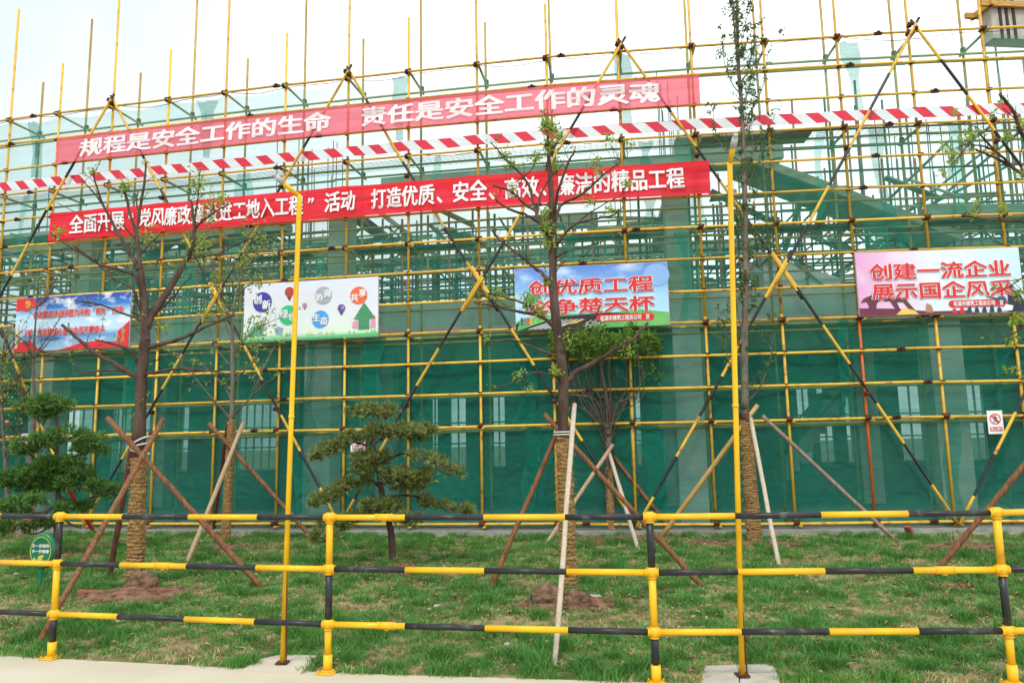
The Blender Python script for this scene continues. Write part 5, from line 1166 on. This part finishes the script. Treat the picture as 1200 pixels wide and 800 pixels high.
# ------------------------------------------------------------------ wooden props leaning on the trees
def prop(top, bot, w_, m_, label, Ytop=None, grp='wooden poles propping up the newly planted trees'):
    b_ = gnd(*bot); Yt = Ytop if Ytop else b_.y; t_ = pix(top[0], top[1], Yt); R = random.Random(int(top[0]*7+bot[0])); d = t_-b_
    n = 8; pts = []; rad = []
    for i in range(n+1):
        pts.append((b_-d.normalized()*.06).lerp(t_, i/n)+Vector((R.uniform(-.004, .004), R.uniform(-.004, .004), 0))); rad.append(w_/2*((b_.y+(Yt-b_.y)*i/n))/F_PX*(1.06-.12*i/n)*(1+R.uniform(-.05, .05)))
    mb = MB(); mb.tube(pts, rad, 9); tag(mb.build('wooden_prop', m_, smooth=True), label, 'pole', grp)
Y1, Y2, Y3, Y4, Y5 = gnd(157, 692).y, gnd(669, 693).y, gnd(884, 636).y, gnd(264, 638).y, gnd(716, 627).y
prop((191, 491), (43, 757), 6.5, wood_b, 'long reddish prop on the left tree reaching down to the kerb', Y1-.15)
prop((126, 489), (312, 694), 6.5, wood_b, 'prop crossing the left tree and running down to its right', Y1-.18)
prop((161, 487), (127, 683), 6.5, wood_d, 'dark steep prop standing just left of the left tree', Y1+.16)
prop((285, 496), (217, 664), 5.2, wood_t, 'light tan prop leaning left of the thin grey tree', Y4-.12)
prop((245, 496), (372, 637), 5, wood_b, 'thin reddish prop running right from the thin grey tree', Y4-.15)
prop((268, 489), (249, 625), 4.6, wood_d, 'dark upright prop against the thin grey tree', Y4+.12)
prop((673, 474), (650, 780), 6, wood_p, 'pale nearly upright prop directly in front of the main tree', Y2-.17)
prop((666, 476), (572, 695), 6, wood_b, 'brown prop slanting down left from the main tree', Y2+.15)
prop((638, 485), (829, 694), 6, wood_b, 'brown prop crossing the main tree and running down to its right', Y2+.05)
prop((718, 521), (637, 641), 4.8, wood_t, 'tan prop slanting left from the small clipped tree', Y5-.1)
prop((714, 530), (749, 648), 4.6, wood_p, 'pale prop in front of the small clipped tree', Y5-.15)
prop((719, 535), (792, 627), 4.6, wood_b, 'brown prop running right from the small clipped tree', Y5+.1)
prop((888, 474), (773, 632), 5.6, mat('bamboo_tan', (.42, .26, .07), .6, (.5, .33, .12), 6), 'yellowish prop slanting left from the tall slender tree', Y3-.14)
prop((880, 490), (913, 665), 5, wood_p, 'pale prop just right of the tall slender tree', Y3-.18)
prop((893, 487), (1053, 636), 4.8, wood_g, 'greyish long prop running right from the tall slender tree', Y3+.1)
prop((1240, 497), (1084, 685), 6.5, wood_b, 'brown prop slanting in from the right edge', tb.y-.1)
prop((8, 494), (62, 566), 4.4, wood_t, 'short tan prop at the far left behind the pine', gnd(32, 627).y, 'wooden poles propping up the newly planted trees')
prop((61, 478), (-8, 590), 4.4, wood_g, 'grey prop slanting down past the left edge', gnd(32, 627).y)
prop((30, 466), (31, 600), 4.4, wood_d, 'dark upright prop beside the far left sapling', gnd(32, 627).y)

prop((74, 562), (112, 626), 4, redp, 'short red pole leaning behind the left cloud-pruned pine', gnd(66, 640).y)
# ------------------------------------------------------------------ oval lawn sign
g = gnd(46, 692); r_ = thing('lawn_sign', 'small oval green plastic sign with white text on a green stake in the grass', 'sign', loc=(g.x, g.y, 0))
Cn = pix(50, 645, g.y); ry_ = .30; rx_ = .225; th = .05; Rm = Matrix.Rotation(-.2, 3, 'Z')
def MS(x, y, lift=0.0): return Cn+Rm @ Vector((x*.82, -lift, y*.72))
mb = MB(); ns = 36; A_ = []; 
for k, (sc_, dp) in enumerate(((0, .028), (.8, .028), (.9, .034), (1, .01), (1, -.02), (.92, -.03), (0, -.03))):
    for i in range(ns): A_.append(MS(rx_*max(sc_, .001)*cos(2*pi*i/ns), ry_*max(sc_, .001)*sin(2*pi*i/ns), dp))
fs = [(k*ns+i, k*ns+(i+1) % ns, (k+1)*ns+(i+1) % ns, (k+1)*ns+i) for k in range(6) for i in range(ns)]
mb.add(A_, fs); mb.build('panel', signgreen, r_, smooth=True)
mb = MB()
for i in range(ns):
    a0, a1 = 2*pi*i/ns, 2*pi*(i+1)/ns
    if 1.35 < (a0 % (2*pi)) < 1.35: continue
    q = [MS(rx_*s_*cos(a), ry_*s_*sin(a), .0315) for s_, a in ((.8, a0), (.8, a1), (.75, a1), (.75, a0))]; mb.add(q, [(0, 1, 2, 3)])
mb.build('border_line', signyel, r_)
for s_, y0 in (('多一份绿色', .055), ('多一份健康', -.035)):
    mb = MB(); letter(mb, s_, lambda x, y: MS(x, y, .0325), -.15, .15, y0, y0+.062, .03); mb.build('lettering', whitep, r_)
shape(r_, MS, [(-.03, -.17), (-.05, -.13), (-.03, -.085), (.02, -.06), (.07, -.07), (.05, -.10), (.03, -.15), (.0, -.18)], signyel, 'leaf_print', .0325)
shape(r_, MS, [(-.12, -.15), (-.125, -.12), (-.1, -.105), (-.075, -.12), (-.07, -.15)], signyel, 'leaf_print', .0325)
mb = MB(); q = MS(0, -ry_+.02); mb.box((q.x, q.y, (q.z+.0)/2), (.06, .03, q.z+.02), -.55); mb.build('stake', signgreen, r_)

# ------------------------------------------------------------------ soil, clods, stones, bricks, fallen leaves
def soil(px, py, rx, ry, seed, h=.05):
    g = gnd(px, py); R = random.Random(seed); mb = MB(); vs = []; fs = []; nr, na = 7, 34
    vs.append((g.x, g.y, gz(g.x, g.y)+h))
    for k in range(1, nr+1):
        for i in range(na):
            a = 2*pi*i/na; q = k/nr; e_ = 1+.55*noise.noise(Vector((cos(a)*1.6, sin(a)*1.6, seed)))+.4*noise.noise(Vector((cos(a)*5, sin(a)*5, seed)))
            x = g.x+cos(a)*rx*q*e_; y = g.y+sin(a)*ry*q*e_; z = gz(x, y)+(h*(1-q)**.8+.028*noise.noise(Vector((x*9, y*9, seed))))*(1 if k < nr else 0)+(.012 if k < nr else -.03); vs.append((x, y, z))
    for i in range(na): fs.append((0, 1+i, 1+(i+1) % na))
    for k in range(nr-1):
        for i in range(na): a = 1+k*na; fs.append((a+i, a+na+i, a+na+(i+1) % na, a+(i+1) % na))
    mb.add(vs, fs)
    iv, if_ = ico(1, 1)
    for _ in range(int(70*rx*ry*4)+12):
        a = R.uniform(0, 2*pi); q = R.random()**.5*1.05; x = g.x+cos(a)*rx*q; y = g.y+sin(a)*ry*q; s_ = R.uniform(.008, .028)
        mb.add([Vector((x, y, gz(x, y)+h*(1-min(q, 1))+.012))+Vector((v.x*s_*R.uniform(.7, 1.3), v.y*s_, v.z*s_*.7)) for v in iv], if_)
    mb.build('soil_patch', soilm, kind='stuff')
SOILS = [(165, 702, .85, .42, 1, .07), (668, 714, .75, .36, 2, .07), (264, 645, .9, .42, 3, .05), (716, 636, 1.1, .45, 4, .05), (890, 641, 1.0, .42, 5, .05), (462, 671, .75, .36, 6, .03), (75, 656, .9, .4, 7, .04), (1150, 646, 1.0, .42, 8, .03), (30, 630, .9, .35, 9, .03), (1110, 692, .35, .14, 10, .02), (500, 683, .3, .12, 11, .02), (820, 640, .5, .25, 12, .02), (255, 671, .3, .12, 13, .01)]
for s_ in SOILS: soil(s_[0], s_[1], s_[2]*.82, s_[3]*.8, s_[4], s_[5])
def clod(px, py, r, sq, seed, label, m_=clodm, cat='clod', nm='soil_clod'):
    import bmesh
    g = gnd(px, py); bm = bmesh.new(); bmesh.ops.create_icosphere(bm, subdivisions=4, radius=1); mb = MB()
    vs = []
    for v in bm.verts:
        c = v.co; k = 1+.28*noise.noise(c*1.3+Vector((seed, 0, 0)))+.2*noise.noise(c*4+Vector((0, seed, 0)))+.13*noise.noise(c*11)+.08*noise.noise(c*23)
        vs.append((g.x+c.x*r*sq[0]*k, g.y+c.y*r*sq[1]*k, .04+r*sq[2]*.55+c.z*r*sq[2]*k))
    fs = [tuple(v.index for v in f.verts) for f in bm.faces]; bm.free(); mb.add(vs, fs)
    tag(mb.build(nm, m_, smooth=True), label, cat, 'lumps of dry soil at the feet of the trees' if m_ is clodm else None)
clod(641, 714, .15, (1.15, .8, .9), 1, 'largest round brown clod left of the main tree foot')
clod(676, 716, .12, (1.1, .8, .9), 4, 'dark clod right of the pale prop at the main tree foot')
clod(660, 719, .07, (1, .8, .9), 7, 'small clod between the two larger ones at the main tree')
clod(165, 697, .16, (1.2, .8, .95), 9, 'brown clod leaning on the foot of the left tree')
clod(697, 710, .07, (1.2, .8, .7), 12, 'pale stone on the red soil right of the main tree', stonem, 'stone', 'stone')
for i, (px, py, r, lab) in enumerate(((512, 717, .032, 'small pale round stone in the grass at centre'), (504, 720, .022, 'smallest grey stone beside the round one in the grass'), (594, 762, .022, 'tan stone near the kerb left of the pale prop'), (1035, 612, .10, 'white broken lump on the strip under the scaffold'), (18, 677, .028, 'tan stick-like stone far left in the grass'))):
    clod(px, py, r, (1.2, .9, .7), 20+i, lab, stonem, 'stone', 'stone')
for i, (px, py, rz, tilt, lab) in enumerate(((1067, 633, .5, 1.1, 'red brick standing on end in the grass at the right'), (103, 702, .3, .1, 'orange-red brick piece left of the left tree foot'), (560, 622, .1, .0, 'brick lying on the strip below the scaffold'))):
    g = gnd(px, py); mb = MB(); Rr = Matrix.Rotation(rz, 3, 'Z') @ Matrix.Rotation(tilt, 3, 'Y'); mb.box((g.x, g.y, .07 if tilt < .5 else .13), (.22, .11, .055), R=Rr)
    tag(mb.build('brick', brickm), lab, 'brick')
for x0, x1, y, lab in ((440, 492, 667, 'rough log edging lying at the foot of the middle pine'),):
    a = gnd(x0, y); b_ = gnd(x1, y-1); mb = MB(); mb.tube([a+Vector((0, 0, .03)), a.lerp(b_, .5)+Vector((0, .02, .04)), b_+Vector((0, 0, .03))], [.035, .045, .03], 7); tag(mb.build('log', wood_b, smooth=True), lab, 'log')

random.seed(99)
lf = MB()
def inlawn(x, y): return edge(x)+.05 < y < back(x)-.05 and not inpoly(x, y, PAD1) and not inpoly(x, y, PAD2)
leafspots = [(gnd(s_[0], s_[1]), .5 if i > 0 else .9) for i, s_ in enumerate(SOILS)]
n = 0
while n < 6500:
    if random.random() < .3:
        g_, sp = random.choice(leafspots); x = g_.x+random.gauss(0, sp*1.3); y = g_.y+random.gauss(0, sp*.8)
    else: x = random.uniform(-11, 11); y = random.uniform(5, 15.5)
    if not inlawn(x, y): continue
    n += 1; z = gz(x, y)+random.uniform(.02, .055); a = random.uniform(0, 2*pi); l_ = random.uniform(.015, .045); c_, s_ = cos(a)*l_, sin(a)*l_; w_ = random.uniform(.3, .5)
    k = random.uniform(-.012, .012)
    lf.add([(x-c_, y-s_, z), (x+s_*w_, y-c_*w_, z+.012), (x+c_, y+s_, z+k), (x-s_*w_, y+c_*w_, z+.01)], [(0, 1, 2), (0, 2, 3)])
lf.build('fallen_leaves', leaf_dry, kind='stuff')

# ------------------------------------------------------------------ grass (geometry-node tufts on scattered points)
g_green = leafm('grass_blade', (.055, .21, .036), (.16, .42, .095), .35)
g_lite = leafm('light_grass_blade', (.13, .29, .05), (.32, .50, .14), .35)
g_deep = leafm('deep_grass_blade', (.04, .13, .02), (.11, .27, .045), .3)
g_dry = leafm('dry_grass_blade', (.32, .27, .11), (.62, .50, .28), .2)
src = bpy.data.collections.new('tuft_sources')
def tuft(name, nb, h, spread, m_, seed, lean=.5, wd=.0028):
    R = random.Random(seed); mb = MB()
    for _ in range(nb):
        a = R.uniform(0, 2*pi); q = R.random()**.6*spread; p = Vector((cos(a)*q, sin(a)*q, -.008)); a2 = R.uniform(0, 2*pi); hh = h*R.uniform(.5, 1.15)
        d = Vector((cos(a2), sin(a2), 0))*lean*hh; sd_ = Vector((-sin(a2), cos(a2), 0)).lerp(Vector((R.gauss(0, 1), R.gauss(0, 1), 0)).normalized(), .5)*wd
        m1 = p+d*.35+Vector((0, 0, hh*.6)); tip = p+d*1.15+Vector((0, 0, hh*.95))
        mb.add([p-sd_, p+sd_, m1+sd_*.8, m1-sd_*.8, tip], [(0, 1, 2, 3), (3, 2, 4)])
    me = mb.mesh(name, m_); o = bpy.data.objects.new(name, me); src.objects.link(o)
for i in range(4): tuft('tuft_a%d' % i, 28, .042, .05, (g_green, g_green, g_lite, g_deep)[i], 100+i, .6)
for i in range(2): tuft('tuft_b%d' % i, 38, .085, .06, (g_green, g_deep)[i], 110+i, .5)
tuft('tuft_c0', 22, .05, .055, g_dry, 120, 1.1); 
P_ = []; S_ = []; I_ = []; RR = []
random.seed(5)
def soilmask(x, y):
    for g_, s_ in zip([q[0] for q in leafspots], SOILS):
        dx, dy = (x-g_.x)/s_[2], (y-g_.y)/s_[3]
        if dx*dx+dy*dy < .85: return True
    return False
x0_, x1_, y0_, y1_ = -13.5, 13.5, 5.2, 16.8
Ntry = 130000
for _ in range(Ntry):
    # denser near the viewer, where single blades can be seen
    y = y0_+(y1_-y0_)*random.random()**1.35; x = random.uniform(x0_, x1_)
    if abs(x) > y*.78+.6: continue
    if not (edge(x)+.004 < y < back(x)-.02) or inpoly(x, y, PAD1) or inpoly(x, y, PAD2): continue
    if soilmask(x, y) and random.random() < .62+.9*noise.noise(Vector((x*3, y*3, 1))): continue
    n1_ = noise.noise(Vector((x*.9, y*.9, 0)))+.6*noise.noise(Vector((x*2.6, y*2.6, 7)))+.35*noise.noise(Vector((x*7, y*7, 3)))
    if n1_ < -.42 and random.random() < .65: continue
    n2_ = noise.noise(Vector((x*4.2, y*4.2, 21)))+.5*noise.noise(Vector((x*11, y*11, 5)))
    if n2_ < -.5 and random.random() < .6: continue
    dry = (n1_+n2_*.8 < -.22 and random.random() < .55) or random.random() < .085
    big = n1_*.6+n2_ > .34 and random.random() < .65
    sm = random.choice((0, 1, 3, 3)) if n2_ < -.1 else random.choice((0, 1, 2, 2)) if n2_ > .12 else random.randrange(4)
    P_.append((x, y, gz(x, y))); S_.append(random.uniform(.7, 1.2)*(1+.75*max(-.45, min(.9, n2_)))*(1+max(0, (y-8))*.03)); I_.append(6 if dry else (random.choice((4, 5)) if big else sm)); RR.append(random.uniform(0, 6.283))
me = bpy.data.meshes.new('grass'); me.from_pydata(P_, [], [])
at = me.attributes.new('sz', 'FLOAT', 'POINT'); at.data.foreach_set('value', S_)
at = me.attributes.new('kd', 'INT', 'POINT'); at.data.foreach_set('value', I_)
at = me.attributes.new('rt', 'FLOAT', 'POINT'); at.data.foreach_set('value', RR)
go = bpy.data.objects.new('grass', me); COL.objects.link(go); go['kind'] = 'stuff'
ng = bpy.data.node_groups.new('scatter', 'GeometryNodeTree')
ng.interface.new_socket('Geometry', in_out='INPUT', socket_type='NodeSocketGeometry'); ng.interface.new_socket('Geometry', in_out='OUTPUT', socket_type='NodeSocketGeometry')
N = ng.nodes.new; K = ng.links.new
gi = N('NodeGroupInput'); gout = N('NodeGroupOutput'); iop = N('GeometryNodeInstanceOnPoints'); ci = N('GeometryNodeCollectionInfo')
ci.inputs['Collection'].default_value = src; ci.inputs['Separate Children'].default_value = True; ci.inputs['Reset Children'].default_value = True
def attr(nm, ty):
    a = N('GeometryNodeInputNamedAttribute'); a.data_type = ty; a.inputs['Name'].default_value = nm; return a.outputs['Attribute']
cx = N('ShaderNodeCombineXYZ'); K(attr('rt', 'FLOAT'), cx.inputs['Z'])
e2r = N('FunctionNodeEulerToRotation'); K(cx.outputs[0], e2r.inputs[0])
K(gi.outputs[0], iop.inputs['Points']); K(ci.outputs[0], iop.inputs['Instance']); iop.inputs['Pick Instance'].default_value = True
K(attr('kd', 'INT'), iop.inputs['Instance Index']); K(e2r.outputs[0], iop.inputs['Rotation']); K(attr('sz', 'FLOAT'), iop.inputs['Scale'])
K(iop.outputs[0], gout.inputs[0])
md = go.modifiers.new('scatter', 'NODES'); md.node_group = ng
print('grass tufts', len(P_), 'objects', len(bpy.data.objects))
